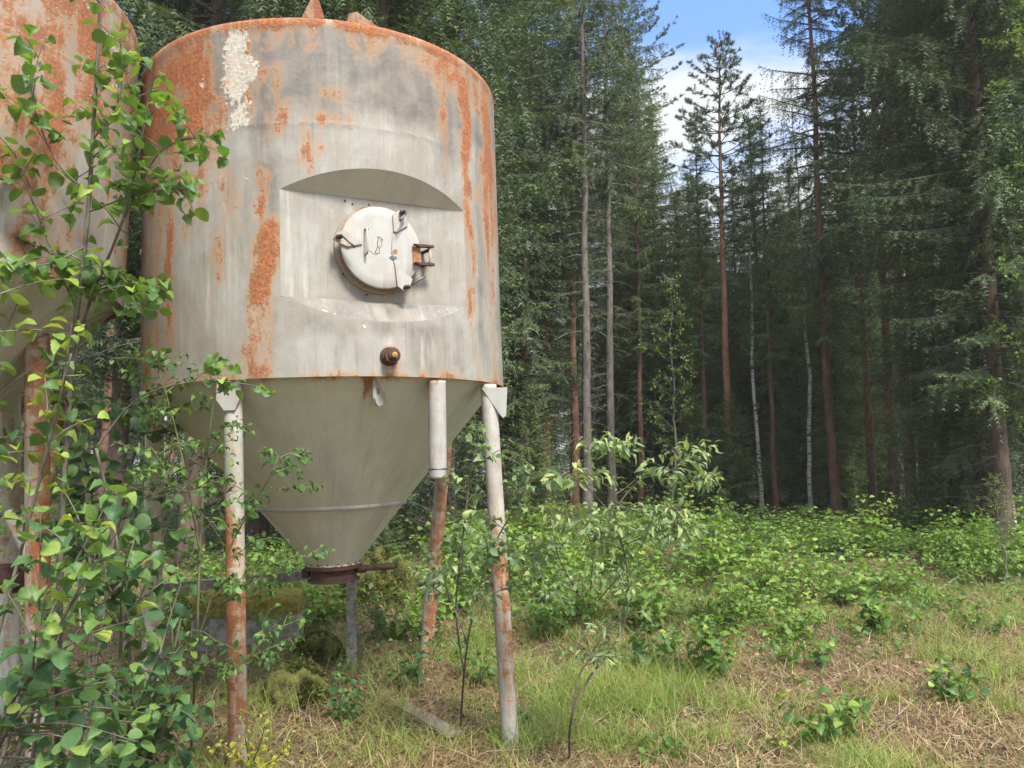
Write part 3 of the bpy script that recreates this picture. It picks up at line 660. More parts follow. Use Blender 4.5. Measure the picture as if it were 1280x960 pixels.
for i, (a, b, r, fn, mt) in enumerate(leg_specs):
    p0 = ray(*a); p1 = to_ground(p0, ray(*b)); q0 = loc1(p0); q1 = loc1(p1)
    top = q0+(q0-q1)/np.linalg.norm(q0-q1)*.06
    FEET.append((p1[0], p1[1]-.06)); lg = leg_mesh(top, q1, r, fn).build('leg', mt, tank)
    if i < 2:   # gusset bracket on the leg's outer side
        mb = MB(); th = math.degrees(math.atan2(q0[0], -q0[1]))
        if i == 0:
            V, F = plate([(-.075, .075), (.072, .075), (.072, .0), (.035, -.085), (-.03, -.085), (-.075, -.02)], .016)
            V = V @ np.array([[1, 0, 0], [0, 1, 0], [0, 0, 1.]]).T+q0+np.array([0, -.062, -.03])
        else:
            V, F = plate([(-.09, .035), (.085, .035), (.07, -.16), (.05, -.175), (.035, -.16)], .014)
            V = V+q0+np.array([.045, -.055, 0])
        mb.add(V, F, False, **local_attrs(V, dark=.15, white=.3, rust=.2)); mb.build('bracket', M_WHITE, lg)
# filler pipe hanging in front of the cone
a = loc1(ray(546, 482, 5.08)); b = loc1(ray(547.5, 598, 5.12)); mb = leg_mesh(a+np.array([0, 0, .03]), b, .058, lambda T, ax: .12+.5*(1-sstep(0, .12, T))*sstep(-.9, 0, -ax[:, 0]), n=40)
pipe = mb.build('down_pipe', M_WHITE, tank)
mb = MB(); c = loc1(ray(547.3, 586, 5.12)); V, F = tube(np.array([c+[0, 0, -.006], c+[0, 0, .006]]), .062, 24); mb.add(V, F, True)
V, F = box(c[0]+.02, c[1]-.01, c[2], .17, .02, .008); mb.add(V, F, False); mb.build('pipe_clamp', M_STEEL, pipe)

# outlet flange, valve ring, lever
mb = MB(); zf = ZO+ZF
frustum(mb, [(.0, zf+.018), (.20, zf+.018), (.20, zf+.006), (.0, zf+.006)][::-1], 60, .45, .2)
fl = mb.build('flange', M_CONE, tank)
mb = MB()
for i in range(16):
    mb = MB(); t = 2*math.pi*i/16; V, F = tube(np.array([[.188*math.cos(t), .188*math.sin(t), zf-.02], [.188*math.cos(t), .188*math.sin(t), zf+.034]]), .009, 6); mb.add(V, F, False); mb.build('flange_bolt', M_RUST, fl)
mb = MB()
pr = [(.0, zf-.115), (.17, zf-.115), (.19, zf-.112), (.19, zf-.098), (.165, zf-.096), (.165, zf-.02), (.205, zf-.018), (.205, zf+.004), (.0, zf+.004)]
P = np.array(pr); th = np.linspace(-180, 180, 61); V = np.concatenate([cyl_pt(r, th, np.full(61, z)) for r, z in P]); mb.add(V, gridF(len(P), 61)[:, ::-1], False)
for sgn in (-1,):
    V, F = box(-.20, 0, zf-.05, .06, .09, .07, bev=.008); mb.add(V, F, False)
valve = mb.build('valve_ring', M_RUST, tank)
mb = MB(); V, F = tube(np.array([[.17, -.02, zf-.03], [.24, -.03, zf-.03], [.25, -.03, zf-.025], [.42, -.05, zf-.018], [.46, -.05, zf-.02]]), [.03, .032, .022, .024, .014], 12); mb.add(V, F, True); mb.build('valve_lever', M_RUST, valve)

# support frame under the outlet: horizontal arm and angle-iron post
f0 = ground_at(440, 838); sup = empty('outlet_support', tuple(f0))
tag(sup, 'grey angle iron post and horizontal arm holding the outlet under the middle tank', 'support frame')
mb = MB(); pt = ray(439, 722, f0[1]); w = .085
top = pt-f0; bot = np.array([0, 0, -.06])
for dx, dy, sx, sy in ((0, 0, w, .008), (-w/2+.004, w/2, .008, w)):
    V, F = box(0, 0, 0, sx, sy, 1); V[:, 2] += .5; VV = bot+V[:, 2:3]*(top-bot)+np.c_[V[:, 0]+dx, V[:, 1]+dy, 0*V[:, 0]]
    mb.add(VV, F, False, **local_attrs(VV, rust=.22, dark=.35))
mb.build('post', M_CONC, sup)
mb = MB(); a = ray(388, 719, f0[1]-.05)-f0; b = ray(200, 737, f0[1]-.35)-f0; dd = (b-a)/np.linalg.norm(b-a); L = np.linalg.norm(b-a)
side = np.cross(dd, [0, 0, 1]); side /= np.linalg.norm(side); upv = np.cross(side, dd)
for (o1, o2, s1, s2) in ((0, 0, .008, .078), (.035, .037, .07, .008)):
    V, F = box(0, 0, 0, 1, s1, s2); V[:, 0] += .5; VV = a+V[:, :1]*dd*L+(V[:, 1:2]+o1)*side+(V[:, 2:3]+o2)*upv; mb.add(VV, F, False, **local_attrs(VV, rust=.25, dark=.3))
mb.build('arm', M_CONC, sup)

# ------------------------------------------------------------------ SECOND TANK (left edge)
c2 = np.array([-3.83, 4.80]); ZO2 = 2.86; H2 = 1.86
tank2 = empty('silo_tank', (c2[0], c2[1], 0)); tank2.rotation_euler = (R_(1.0), R_(.6), 0)
tag(tank2, 'rustier hopper tank cut off by the left edge, half hidden behind leafy saplings', 'silo tank', 'steel hopper tanks standing side by side')
build_shell(H2, RT, STAINS2, ZO2, tank2, False); build_roof(H2, RT, ZO2, tank2)
prof = [(1.285-(1.285-.17)*t, ZO2+.05-1.3*t) for t in np.linspace(0, 1, 30)]
frustum(MB(), prof, 120, .1, .25).build('cone', M_CONE, tank2)
def Lr2(T, ax): return np.clip(.35+.6*sstep(-.2, .8, ax[:, 0])*sstep(.02, .15, T)+.2*np.sin(T*14), 0, 1)
M2i = np.array(tank2.rotation_euler.to_matrix()).T
for (a, b, r, fn, mt) in (((46, 405, 4.72), (48, 955, 4.72), .066, Lr2, M_LEG), ((12, 430, 5.9), (10, 800, 5.9), .075, Lr_dull, M_CONE)):
    p0 = ray(*a); p1 = to_ground(p0, ray(*b)); sh = np.array([c2[0], c2[1], 0]); leg_mesh(M2i@(p0-sh), M2i@(p1-sh), r, fn).build('leg', mt, tank2)
mb = MB(); sh = np.array([c2[0], c2[1], 0]); p0 = M2i@(ray(78, 480, 5.2)-sh); p1 = M2i@(ray(38, 735, 5.0)-sh); leg_mesh(p0, p1, .04, lambda T, ax: .7+0*T, n=50).build('brace', M_LEG, tank2)
mb = MB(); V, F = tube(np.array([M2i@(ray(-60, 725, 5.0)-sh), M2i@(ray(40, 722, 5.0)-sh)]), .09, 20); mb.add(V, F, True); mb.build('valve_ring', M_RUST, tank2)
p0 = M2i@(ray(10, 640, 4.7)-sh); p1 = M2i@(ray(40, 700, 4.7)-sh); leg_mesh(p0, p1, .035, lambda T, ax: .2+0*T, n=30).build('side_pipe', M_WHITE, tank2)

# ------------------------------------------------------------------ GROUND
def axis_pts(lo, hi, fine_lo, fine_hi, step, far=34):
    a = np.arange(fine_lo, fine_hi+step/2, step)
    l = fine_lo-(np.geomspace(1, 1+(fine_lo-lo), far)-1)[1:][::-1]; r = fine_hi+(np.geomspace(1, 1+(hi-fine_hi), far)-1)[1:]
    return np.concatenate([l, a, r])
xs = axis_pts(-420, 420, -7, 9, .07); ys = axis_pts(-300, 620, 3, 15, .07)
XX, YY = np.meshgrid(xs, ys); ZZ = gz(XX, YY)+.03*(fbm(XX*6, YY*6, 21, 3)-.5)*((YY < 18)*(YY > 2)*(np.abs(XX) < 12))
mg, nt, b = mat('forest_ground'); t = nt.nodes.new('ShaderNodeTexCoord'); o = t.outputs['Object']
s3 = nt.nodes.new('ShaderNodeSeparateXYZ'); nt.links.new(o, s3.inputs[0])
n1 = noise(nt, o, .9, 6, .65, .3); n2 = noise(nt, o, 14, 7, .75, .4); n3 = noise(nt, o, 60, 4, .7); n5 = noise(nt, o, 30, 3, .6, 2.5, (1, .35, 1))
col = mixc(nt, smooth(nt, n2, .3, .7), (.085, .055, .032), (.24, .165, .09))
col = mixc(nt, smooth(nt, n5, .5, .62, 0, .7), col, (.36, .27, .165))
col = mixc(nt, smooth(nt, n1, .48, .62, 0, .75), col, mixc(nt, n2, (.035, .05, .015), (.09, .11, .03)))
far = smooth(nt, s3.outputs[1], 12, 19)
col = mixc(nt, far, col, mixc(nt, n2, (.045, .050, .022), (.105, .105, .048)))
nt.links.new(col, b.inputs['Base Color']); b.inputs['Roughness'].default_value = .95; b.inputs['Specular IOR Level'].default_value = .15
bump(nt, b, math_(nt, 'ADD', n2, math_(nt, 'MULTIPLY', n3, .5)), 1.0, .04)
mb = MB(); mb.add(np.stack([XX, YY, ZZ], -1).reshape(-1, 3), gridF(len(ys), len(xs))[:, ::-1], True)
gr = mb.build('ground', mg); tag(gr, kind='structure')

# ------------------------------------------------------------------ LEAVES
def leaf_template(kind):
    """returns V (n,3) unit length along +y, width along x, F list, uv"""
    if kind == 'fine':        # broad serrated leaf
        st = np.linspace(0, 1, 21)**.95; prof = np.interp(st, [0, .05, .12, .25, .45, .62, .78, .9, .96, 1], [.02, .20, .32, .41, .44, .41, .31, .17, .08, .0])
        ser = 1+np.where(np.arange(21) % 2, .11, -.06)*(st > .08); w = prof*ser
    elif kind == 'oval':
        st = np.linspace(0, 1, 9); w = np.interp(st, [0, .15, .4, .65, .85, 1], [.02, .20, .31, .28, .15, 0])
    elif kind == 'narrow':
        st = np.linspace(0, 1, 7); w = np.interp(st, [0, .2, .45, .75, 1], [.02, .13, .18, .12, 0])
    elif kind == 'mid':
        st = np.array([0, .22, .45, .7, 1.]); w = np.array([.03, .33, .42, .30, 0])
    V = []; uv = []; n = len(st)
    for i, (s, ww) in enumerate(zip(st, w)):
        z = .10*math.sin(s*3.1)-.16*s*s; wave = .02*math.sin(s*17)
        y = s*(1+ (.04 if 0 else 0)); V += [(-ww, y+ww*.06, z+ww*.32+wave), (0, y, z), (ww, y+ww*.06, z+ww*.32-wave)]; uv += [(-ww*2.3, s), (0, s), (ww*2.3, s)]
    F = []
    for i in range(n-1):
        a = i*3; F += [[a+1, a, a+3, a+4], [a+2, a+1, a+4, a+5]]
    return np.array(V, float), np.array(F)[:, ::-1], np.array(uv, float)
TPL = {k: leaf_template(k) for k in ('fine', 'oval', 'narrow', 'mid')}
TPL['far'] = (np.array([(0, 0, 0), (-.36, .5, .08), (0, 1, -.05), (.36, .5, .08)]), np.array([[0, 3, 2, 1]]), np.array([(0, 0), (-1, .5), (0, 1), (1, .5)], float))

def add_leaves(mb, kind, P, D, Nn, size, v, rs, mi=0):
    """P base points, D directions (leaf axis), Nn approximate normals, size lengths"""
    T, F, uv = TPL[kind]; P = np.asarray(P, float); D = np.asarray(D, float); D /= np.linalg.norm(D, axis=1)[:, None]+1e-9
    Nn = np.asarray(Nn, float); X = np.cross(D, Nn); X /= np.linalg.norm(X, axis=1)[:, None]+1e-9; Z = np.cross(X, D)
    s = np.asarray(size)[:, None, None]; wid = rs.uniform(.88, 1.15, (len(P), 1, 1)); cv = rs.uniform(-.3, 2.7, (len(P), 1, 1))
    V = P[:, None]+s*(T[None, :, 0:1]*X[:, None]*wid+T[None, :, 1:2]*D[:, None]+T[None, :, 2:3]*Z[:, None]*cv)
    n = len(T); FF = (F[None]+(np.arange(len(P))*n)[:, None, None]).reshape(-1, F.shape[1])
    mb.add(V.reshape(-1, 3), FF, True, mi, v=np.repeat(np.asarray(v), n), uv=np.tile(uv, (len(P), 1)))

def bez(pts, n=24):
    P = np.asarray(pts, float); k = len(P); t = np.linspace(0, k-1, n); out = []
    for x in t:
        i = min(int(x), k-2); u = x-i; p0 = P[max(i-1, 0)]; p1 = P[i]; p2 = P[i+1]; p3 = P[min(i+2, k-1)]
        out.append(.5*((2*p1)+(-p0+p2)*u+(2*p0-5*p1+4*p2-p3)*u*u+(-p0+3*p1-3*p2+p3)*u**3))
    return np.array(out)

def leafy_twig(ml, ms, pts, r0, r1, size, spacing, kind, rs, start=.15, light=.5, updir=.8, k=6, droop=.25):
    P = bez(pts, max(8, int(len(pts)*6))); seg = np.linalg.norm(np.diff(P, axis=0), axis=1); cum = np.r_[0, np.cumsum(seg)]; L = cum[-1]
    V, F = tube(P, np.linspace(r0, r1, len(P)), k); ms.add(V, F, True)
    s = np.arange(start*L, L, spacing); s = s+rs.uniform(-.3, .3, len(s))*spacing
    s = np.r_[np.clip(s, 0, L), L, L]
    B = np.stack([np.interp(s, cum, P[:, i]) for i in range(3)], 1); T = np.gradient(P, axis=0); T = np.stack([np.interp(s, cum, T[:, i]) for i in range(3)], 1); T /= np.linalg.norm(T, axis=1)[:, None]+1e-9
    n = len(s); phi = np.arange(n)*2.4+rs.uniform(0, 6.28)+rs.normal(0, .4, n)
    up = np.array([0, 0, 1.]); A = np.cross(T, np.array([.3, .2, 1.])); A /= np.linalg.norm(A, axis=1)[:, None]+1e-9; Bn = np.cross(T, A)
    side = A*np.cos(phi)[:, None]+Bn*np.sin(phi)[:, None]; side[:, 2] *= .55
    D = T*.55+side+rs.normal(0, .18, (n, 3)); D[:, 2] -= droop; D /= np.linalg.norm(D, axis=1)[:, None]
    pet = size*.28; Q = B+D*pet*rs.uniform(.5, 1.2, (n, 1)); Q[:, 2] += .0
    for b_, q in zip(B, Q):
        if k > 4: V, F = tube(np.array([b_, (b_+q)/2+[0, 0, .004], q]), r1*.45, 3, False); ms.add(V, F, True)
    Nn = up*updir+rs.normal(0, .38, (n, 3))
    sz = size*rs.uniform(.65, 1.15, n)*np.interp(s/L, [0, .8, 1], [1, .95, .7])
    v = np.clip(rs.normal(light, .18, n)+.22*(s/L-.5), 0, 1)
    D[:, 2] -= rs.uniform(0, .35, n)
    add_leaves(ml, kind, Q, D, Nn, sz, v, rs)
    return P

def sapling(name, base, stems, label, cat, leafm, stemm, size, kind='fine', spacing=.055, seed=0, sub=6, sublen=.5, light=.5, group=None, spread=1.0, updir=.8, subsub=0, leaf_start=.3):
    """stems: list of (points in world, r0, r1)"""
    rs = np.random.default_rng(seed); root = empty(name, tuple(base)); tag(root, label, cat, group); b = np.asarray(base)
    ml = MB(); ms = MB()
    prev = []
    for si, (pts, r0, r1) in enumerate(stems):
        pts = np.asarray(pts, float)-b
        if si:
            Q = np.concatenate(prev); d_ = np.linalg.norm(Q-pts[0], axis=1); pts[0] = Q[np.argmin(d_)]
        P = leafy_twig(ml, ms, pts, r0, r1, size*.9, spacing*1.4, kind, rs, leaf_start+.25, light)
        prev.append(P); n = len(P); L = np.linalg.norm(np.diff(P, axis=0), axis=1).sum()
        for q in range(sub):
            t = leaf_start+(1-leaf_start)*(q+rs.uniform(.1, .9))/sub*.95; i = int(t*(n-1)); p = P[i]
            T = P[min(i+1, n-1)]-P[max(i-1, 0)]; T /= np.linalg.norm(T)
            ph = q*2.4+rs.uniform(-.5, .5); d = np.array([math.cos(ph), math.sin(ph), 0])*spread+T*.55; d /= np.linalg.norm(d)
            l = sublen*rs.uniform(.55, 1.15)*(1.1-.55*t)
            e1 = p+d*l*.5+np.array([0, 0, .04*l]); e2 = p+d*l+np.array([0, 0, rs.uniform(-.12, .12)*l])+rs.normal(0, .04*l, 3)
            leafy_twig(ml, ms, [p, e1, e2], max(r1*1.1, r0*.3), r1*.7, size, spacing, kind, rs, .12, light, updir)
            for w in range(subsub):
                u = rs.uniform(.25, .75); p2 = p+(e2-p)*u+np.array([0, 0, .02*l]); d2 = d+rs.normal(0, .6, 3); d2[2] *= .6; d2 /= np.linalg.norm(d2); l2 = l*.5
                leafy_twig(ml, ms, [p2, p2+d2*l2*.5+[0, 0, .02], p2+d2*l2], r1*.8, r1*.5, size*.92, spacing, kind, rs, .1, light, updir)
    ms.build('stem', stemm, root); ml.build('foliage', leafm, root)
    return root

M_ALDER = leaf_mat('alder_leaf', [(0, (.028, .070, .030)), (.4, (.07, .15, .055)), (.7, (.135, .235, .06)), (1, (.30, .38, .07))], .34, .45, True, (.10, .17, .10))
M_YOUNG = leaf_mat('young_leaf', [(0, (.05, .12, .03)), (.5, (.09, .18, .045)), (.8, (.15, .26, .05)), (1, (.30, .38, .07))], .4, .45, True, (.13, .20, .10))
M_PLUM = leaf_mat('oval_leaf', [(0, (.03, .085, .028)), (.5, (.065, .15, .04)), (1, (.17, .27, .055))], .33, .45, True, (.10, .17, .08))
M_WILLOW = leaf_mat('willow_leaf', [(0, (.06, .12, .055)), (.5, (.12, .20, .085)), (.8, (.21, .29, .12)), (1, (.34, .40, .15))], .33, .45, False, (.20, .26, .17))
M_YELLOW = leaf_mat('yellow_leaf', [(0, (.15, .22, .03)), (1, (.40, .40, .04))], .4, .5, False)
M_RASP = leaf_mat('shrub_leaf', [(0, (.05, .11, .025)), (.45, (.12, .22, .04)), (1, (.27, .37, .08))], .33, .5, False, (.17, .25, .14))
M_STEM = bark_mat('sapling_bark', (.08, .07, .05), (.20, .18, .14), 20, (1, 1, .3), 0, .003)
M_STEMD = bark_mat('dark_twig', (.07, .052, .04), (.17, .135, .10), 25, (1, 1, .3), 0, .003)
M_STEMG = bark_mat('green_stem', (.10, .12, .05), (.20, .18, .08), 20, (1, 1, .3), 0, .003)

def R3(lst): return [ray(*p) for p in lst]
# big alder rising past the left edge of the middle tank
b0 = ground_at(72, 950)
stems = [(R3([(72, 958, b0[1]), (74, 760, 4.5), (80, 600, 4.4), (92, 430, 4.25), (108, 290, 4.1), (118, 140, 4.0), (126, 0, 3.9), (128, -60, 3.9)]), .021, .005),
         (R3([(90, 470, 4.35), (108, 390, 4.2), (150, 285, 4.0), (172, 200, 3.9), (190, 105, 3.8), (205, 95, 3.75)]), .009, .003),
         (R3([(100, 380, 4.2), (60, 300, 4.1), (30, 225, 4.0), (18, 190, 3.95)]), .007, .003),
         (R3([(150, 285, 4.0), (200, 190, 3.9), (262, 170, 3.8)]), .006, .0025),
         (R3([(112, 250, 4.1), (70, 200, 4.0), (40, 120, 3.9), (55, 50, 3.9)]), .006, .0025),
         (R3([(116, 180, 4.05), (150, 120, 3.95), (150, 40, 3.9)]), .006, .0025),
         (R3([(100, 340, 4.2), (160, 350, 4.1), (195, 372, 4.0)]), .006, .0025),
         (R3([(110, 270, 4.1), (180, 240, 4.0), (240, 235, 3.85)]), .006, .0025),
         (R3([(105, 300, 4.1), (60, 330, 4.0), (10, 330, 3.9)]), .006, .0025)]
sapling('alder_sapling', b0, stems, 'tall alder sapling climbing in front of the gap between the two tanks', 'sapling', M_YOUNG, M_STEM, .090, 'fine', .058, 3, 8, .28, .66, leaf_start=.12)
# low alder mass filling the lower left corner
def thicket(name, label, px0, px1, py0, py1, Y0, Y1, n, seed, mt, st, size, kind, light, cat='sapling', twl=.38, spacing=.058, group=None, basepx=None):
    rs = np.random.default_rng(seed); bp = basepx or ((px0+px1)/2, (Y0+Y1)/2); x = (bp[0]-640)/FPX*bp[1]; base = np.array([x, bp[1], gz(x, bp[1])])
    root = empty(name, tuple(base)); tag(root, label, cat, group); ml = MB(); ms = MB()
    mains = []
    for i in range(max(3, n//7)):
        px = rs.uniform(px0, px1); py = py0+(py1-py0)*(i+.5)/max(3, n//7)*.8; tip = ray(px, py, rs.uniform(Y0, Y1))-base
        b0_ = np.array([rs.normal(0, .06), rs.normal(0, .06), -.04]); m_ = tip*np.array([.45, .5, .62])+rs.normal(0, .04, 3); m_[2] = max(m_[2], .06)
        P = bez([b0_, m_, tip], 22); V, F = tube(P, np.linspace(.012, .004, 22), 6); ms.add(V, F); mains.append(P)
    MP = np.concatenate(mains)
    for i in range(n):
        px = rs.uniform(px0, px1); py = py0+(py1-py0)*rs.uniform(0, 1)**.9; Y = rs.uniform(Y0, Y1); tip = ray(px, py, Y)-base; tip[2] = max(tip[2], .05)
        dd = np.linalg.norm(MP-tip, axis=1)+(MP[:, 2] > tip[2])*.5; q = MP[np.argmin(np.abs(dd-twl*.9)+.4*dd)]
        d = tip-q; L_ = np.linalg.norm(d); a = q
        leafy_twig(ml, ms, [a, (a+tip)/2+[0, 0, .05*L_], tip], .0048, .0018, size, spacing, kind, rs, max(.05, 1-twl*1.15/max(L_, .1)), light+.25*(rs.random()-.5)+.10*(tip[2]+base[2]-.9), .75)
    ms.build('stem', st, root); ml.build('foliage', mt, root); return root
thicket('alder_sapling', 'large leaved alder branches filling the bottom left corner in front of the rusty leg', -60, 190, 600, 985, 3.1, 4.3, 48, 21, M_ALDER, M_STEM, .090, 'fine', .52, basepx=(20, 3.9))
thicket('alder_sapling', 'bushy alder shoot at the left edge under the left tank rim', -70, 120, 330, 610, 3.5, 4.4, 20, 22, M_ALDER, M_STEM, .09, 'fine', .66, basepx=(-30, 4.0))
thicket('alder_sapling', 'dark leaved alder behind the left rusty leg, spreading between the two tanks', 60, 240, 480, 720, 4.6, 5.6, 30, 23, M_ALDER, M_STEM, .095, 'fine', .42, basepx=(140, 5.2))
thicket('alder_sapling', 'low dark alder bush between the left leg and the bottom corner', 90, 275, 700, 985, 3.7, 4.6, 40, 24, M_ALDER, M_STEM, .088, 'fine', .48, basepx=(180, 4.3))
# small-leaved plum-like shrub climbing the left front leg
b0 = ground_at(238, 940)
stems = [(R3([(238, 950, b0[1]), (246, 800, 4.5), (252, 640, 4.45), (262, 540, 4.4), (272, 470, 4.35)]), .009, .003),
         (R3([(250, 700, 4.45), (225, 560, 4.4), (200, 470, 4.3), (185, 455, 4.3)]), .006, .0025),
         (R3([(246, 800, 4.5), (285, 690, 4.4), (335, 600, 4.2), (348, 570, 4.2)]), .006, .0025),
         (R3([(252, 760, 4.5), (300, 740, 4.35), (360, 700, 4.3)]), .005, .0025),
         (R3([(244, 860, 4.5), (300, 830, 4.4), (345, 780, 4.3)]), .005, .0025),
         (R3([(256, 620, 4.4), (225, 610, 4.3), (190, 560, 4.2)]), .005, .0025)]
sapling('plum_sapling', b0, stems, 'slender shrub with small oval leaves climbing beside the left front leg', 'shrub', M_PLUM, M_STEMG, .052, 'oval', .034, 31, 9, .34, .5, spread=1.1, subsub=2)
# alder twig crossing the tank's lower rim
stems = [(R3([(120, 560, 4.3), (170, 500, 4.3), (235, 478, 4.2), (290, 478, 4.15), (335, 486, 4.1)]), .006, .0025), (R3([(235, 478, 4.2), (260, 462, 4.2), (275, 455, 4.15)]), .004, .002), (R3([(120, 560, 4.3), (150, 700, 4.3), (170, 940, 4.2)]), .008, .006)]
sapling('alder_sapling', ground_at(170, 945), stems, 'thin alder shoot reaching across the rim above the left front leg', 'sapling', M_YOUNG, M_STEM, .078, 'fine', .055, 33, 3, .14, .6, leaf_start=.5)
# yellow-green sprout by the left leg
b0 = ground_at(312, 955); stems = [(R3([(312, 960, b0[1]), (308, 930, 4.4), (300, 890, 4.4)]), .004, .002), (R3([(314, 960, b0[1]), (325, 930, 4.4), (335, 890, 4.35)]), .004, .002), (R3([(318, 965, b0[1]), (345, 950, 4.4), (362, 915, 4.35)]), .004, .002), (R3([(312, 960, b0[1]), (290, 940, 4.35), (275, 930, 4.35)]), .004, .002)]
sapling('weed_sprout', b0, stems, 'yellow green sprout at the foot of the left front leg', 'plant', M_YELLOW, M_STEMG, .042, 'oval', .034, 34, 3, .10, .6, leaf_start=.1)
# willow sapling with a crooked dark stem, right of the tank
b0 = ground_at(712, 945)
stems = [(R3([(712, 950, b0[1]), (714, 900, 4.7), (735, 850, 4.75), (768, 805, 4.8), (784, 760, 4.8), (782, 700, 4.75), (770, 650, 4.7), (768, 600, 4.7)]), .008, .003),
         (R3([(716, 900, 4.7), (722, 850, 4.7), (738, 820, 4.7), (762, 775, 4.75)]), .006, .003), (R3([(784, 740, 4.8), (765, 700, 4.8), (752, 660, 4.8)]), .004, .002),
         (R3([(770, 650, 4.7), (735, 610, 4.7), (705, 595, 4.6)]), .004, .002), (R3([(770, 640, 4.7), (800, 600, 4.65), (835, 590, 4.6), (868, 560, 4.55)]), .005, .002),
         (R3([(768, 610, 4.7), (760, 575, 4.7), (765, 558, 4.7)]), .004, .002), (R3([(770, 660, 4.7), (740, 665, 4.65), (700, 640, 4.6)]), .004, .002),
         (R3([(776, 680, 4.7), (810, 670, 4.65), (850, 655, 4.6)]), .004, .002), (R3([(770, 625, 4.7), (800, 640, 4.6), (838, 635, 4.6)]), .004, .002), (R3([(835, 590, 4.6), (855, 600, 4.6), (872, 598, 4.6)]), .003, .002)]
sapling('willow_sapling', b0, stems, 'willow sapling with crooked dark bare stem standing alone right of the tank', 'sapling', M_WILLOW, M_STEMD, .082, 'narrow', .019, 41, 9, .26, .68, leaf_start=.5, spread=1.2)
# leafy shrub growing round the right leg
b0 = ground_at(575, 910)
stems = [(R3([(575, 915, b0[1]), (585, 800, 5.0), (610, 700, 5.0), (640, 640, 4.95), (668, 590, 4.9)]), .008, .003), (R3([(578, 880, 5.1), (570, 760, 5.05), (580, 660, 5.0), (590, 580, 5.0), (600, 545, 5.0)]), .007, .003),
         (R3([(600, 730, 5.0), (640, 700, 4.9), (690, 680, 4.8)]), .005, .002), (R3([(585, 800, 5.0), (560, 740, 5.0), (545, 700, 5.0)]), .005, .002)]
sapling('willow_sapling', b0, stems, 'leafy willow shoots growing up around the right front leg', 'sapling', M_WILLOW, M_STEMD, .07, 'oval', .034, 42, 8, .30, .5, leaf_start=.3, subsub=1)
# young birch-like bush left of the big willow
stems = []
b0 = ground_at(735, 760)
for k, (a, bb) in enumerate((((700, 660), (690, 640)), ((740, 650), (720, 625)), ((790, 660), (820, 640)), ((690, 700), (660, 670)))):
    stems.append((R3([(735, 765, b0[1]), (a[0], a[1]+40, 7.4), (bb[0], bb[1]+10, 7.2)]), .008, .003))
sapling('willow_bush', b0, stems, 'rounded pale green bush behind the crooked willow sapling', 'bush', M_WILLOW, M_STEM, .08, 'oval', .05, 43, 7, .36, .62, leaf_start=.2, subsub=1)

# ------------------------------------------------------------------ low plants in the foreground and clearing
def herb(rs, h, n, size, kind='mid', spread=.5, lean=.25, mt=M_RASP, spacing=.055):
    ml = MB(); ms = MB()
    for i in range(n):
        a = rs.uniform(0, 6.28); r = rs.uniform(0, .012); b = np.array([r*math.cos(a), r*math.sin(a), -.02]); hh = h*rs.uniform(.55, 1.1)
        o = np.array([math.cos(a), math.sin(a), 0])*rs.uniform(.2, 1)*spread*.6+rs.normal(0, .05, 3)*h; o[2] = hh
        leafy_twig(ml, ms, [b, b+o*np.array([.6, .6, .5]), b+o], .005, .002, size, spacing, kind, rs, .22, .5, .9, 4)
    return ml, ms
def plant_obj(name, ml, ms, mt, loc, label, cat, group=None):
    root = empty(name, loc); tag(root, label, cat, group); ms.build('stem', M_STEMG, root); ml.build('foliage', mt, root); return root
rs = np.random.default_rng(71)
for (px, py, h, n, sz, sp, kind, lab, mt) in (
    (1035, 925, .27, 8, .075, .5, 'fine', 'bright green weed clump in the bottom right foreground among dry grass', M_YOUNG),
    (1195, 880, .26, 7, .07, .55, 'fine', 'darker leafy weed clump near the right edge of the foreground', M_ALDER),
    (885, 850, .42, 12, .07, .55, 'fine', 'bushy raspberry plant standing in the grass right of the crooked sapling', M_YOUNG),
    (1010, 835, .22, 6, .07, .55, 'fine', 'low leafy plant in the brown litter behind the bright weed clump', M_YOUNG),
    (975, 812, .2, 5, .06, .45, 'fine', 'small leafy plant beside the raspberry bush', M_YOUNG),
    (430, 905, .32, 7, .06, .4, 'oval', 'thin leafy plant in the grass left of the buried plank', M_PLUM),
    (500, 860, .36, 6, .06, .45, 'oval', 'leafy plant in front of the angle iron post', M_PLUM),
    (815, 840, .34, 6, .085, .4, 'fine', 'dark leaved plant between the crooked sapling and the raspberry plant', M_ALDER),
    (820, 950, .10, 4, .07, .3, 'fine', 'small rosette of leaves at the bottom edge right of the crooked stem', M_YOUNG),
    (1230, 790, .24, 6, .06, .5, 'fine', 'leafy weeds on the soil at the right edge behind the darker clump', M_YOUNG),
    (930, 770, .3, 8, .07, .6, 'fine', 'bright raspberry shoots at the front edge of the bushes', M_YOUNG),
    (1105, 790, .3, 9, .08, .6, 'fine', 'leafy clump in front of the bushes left of the bare soil', M_YOUNG),
    (690, 800, .32, 7, .07, .4, 'fine', 'broad leaved weed in the tall grass right of the right leg', M_YOUNG),
    (660, 905, .14, 5, .05, .3, 'oval', 'small weed at the foot of the right front leg', M_YOUNG),
    (480, 800, .4, 9, .05, .5, 'oval', 'dense undergrowth plant just right of the angle iron post', M_PLUM),
    (600, 860, .3, 7, .06, .4, 'oval', 'weed between the two right hand legs', M_PLUM),
    (400, 870, .3, 8, .05, .5, 'oval', 'low leafy plant by the mossy stone', M_PLUM),
    (965, 942, .12, 5, .05, .35, 'oval', 'low yellow green seedlings left of the bright weed clump', M_YOUNG)):
    p = ground_at(px, py); ml, ms = herb(rs, h*1.15, int(n*1.5), sz*1.25, kind, sp*1.1, spacing=.05); plant_obj('leafy_plant', ml, ms, mt, (p[0], p[1], gz(p[0], p[1])), lab, 'plant')

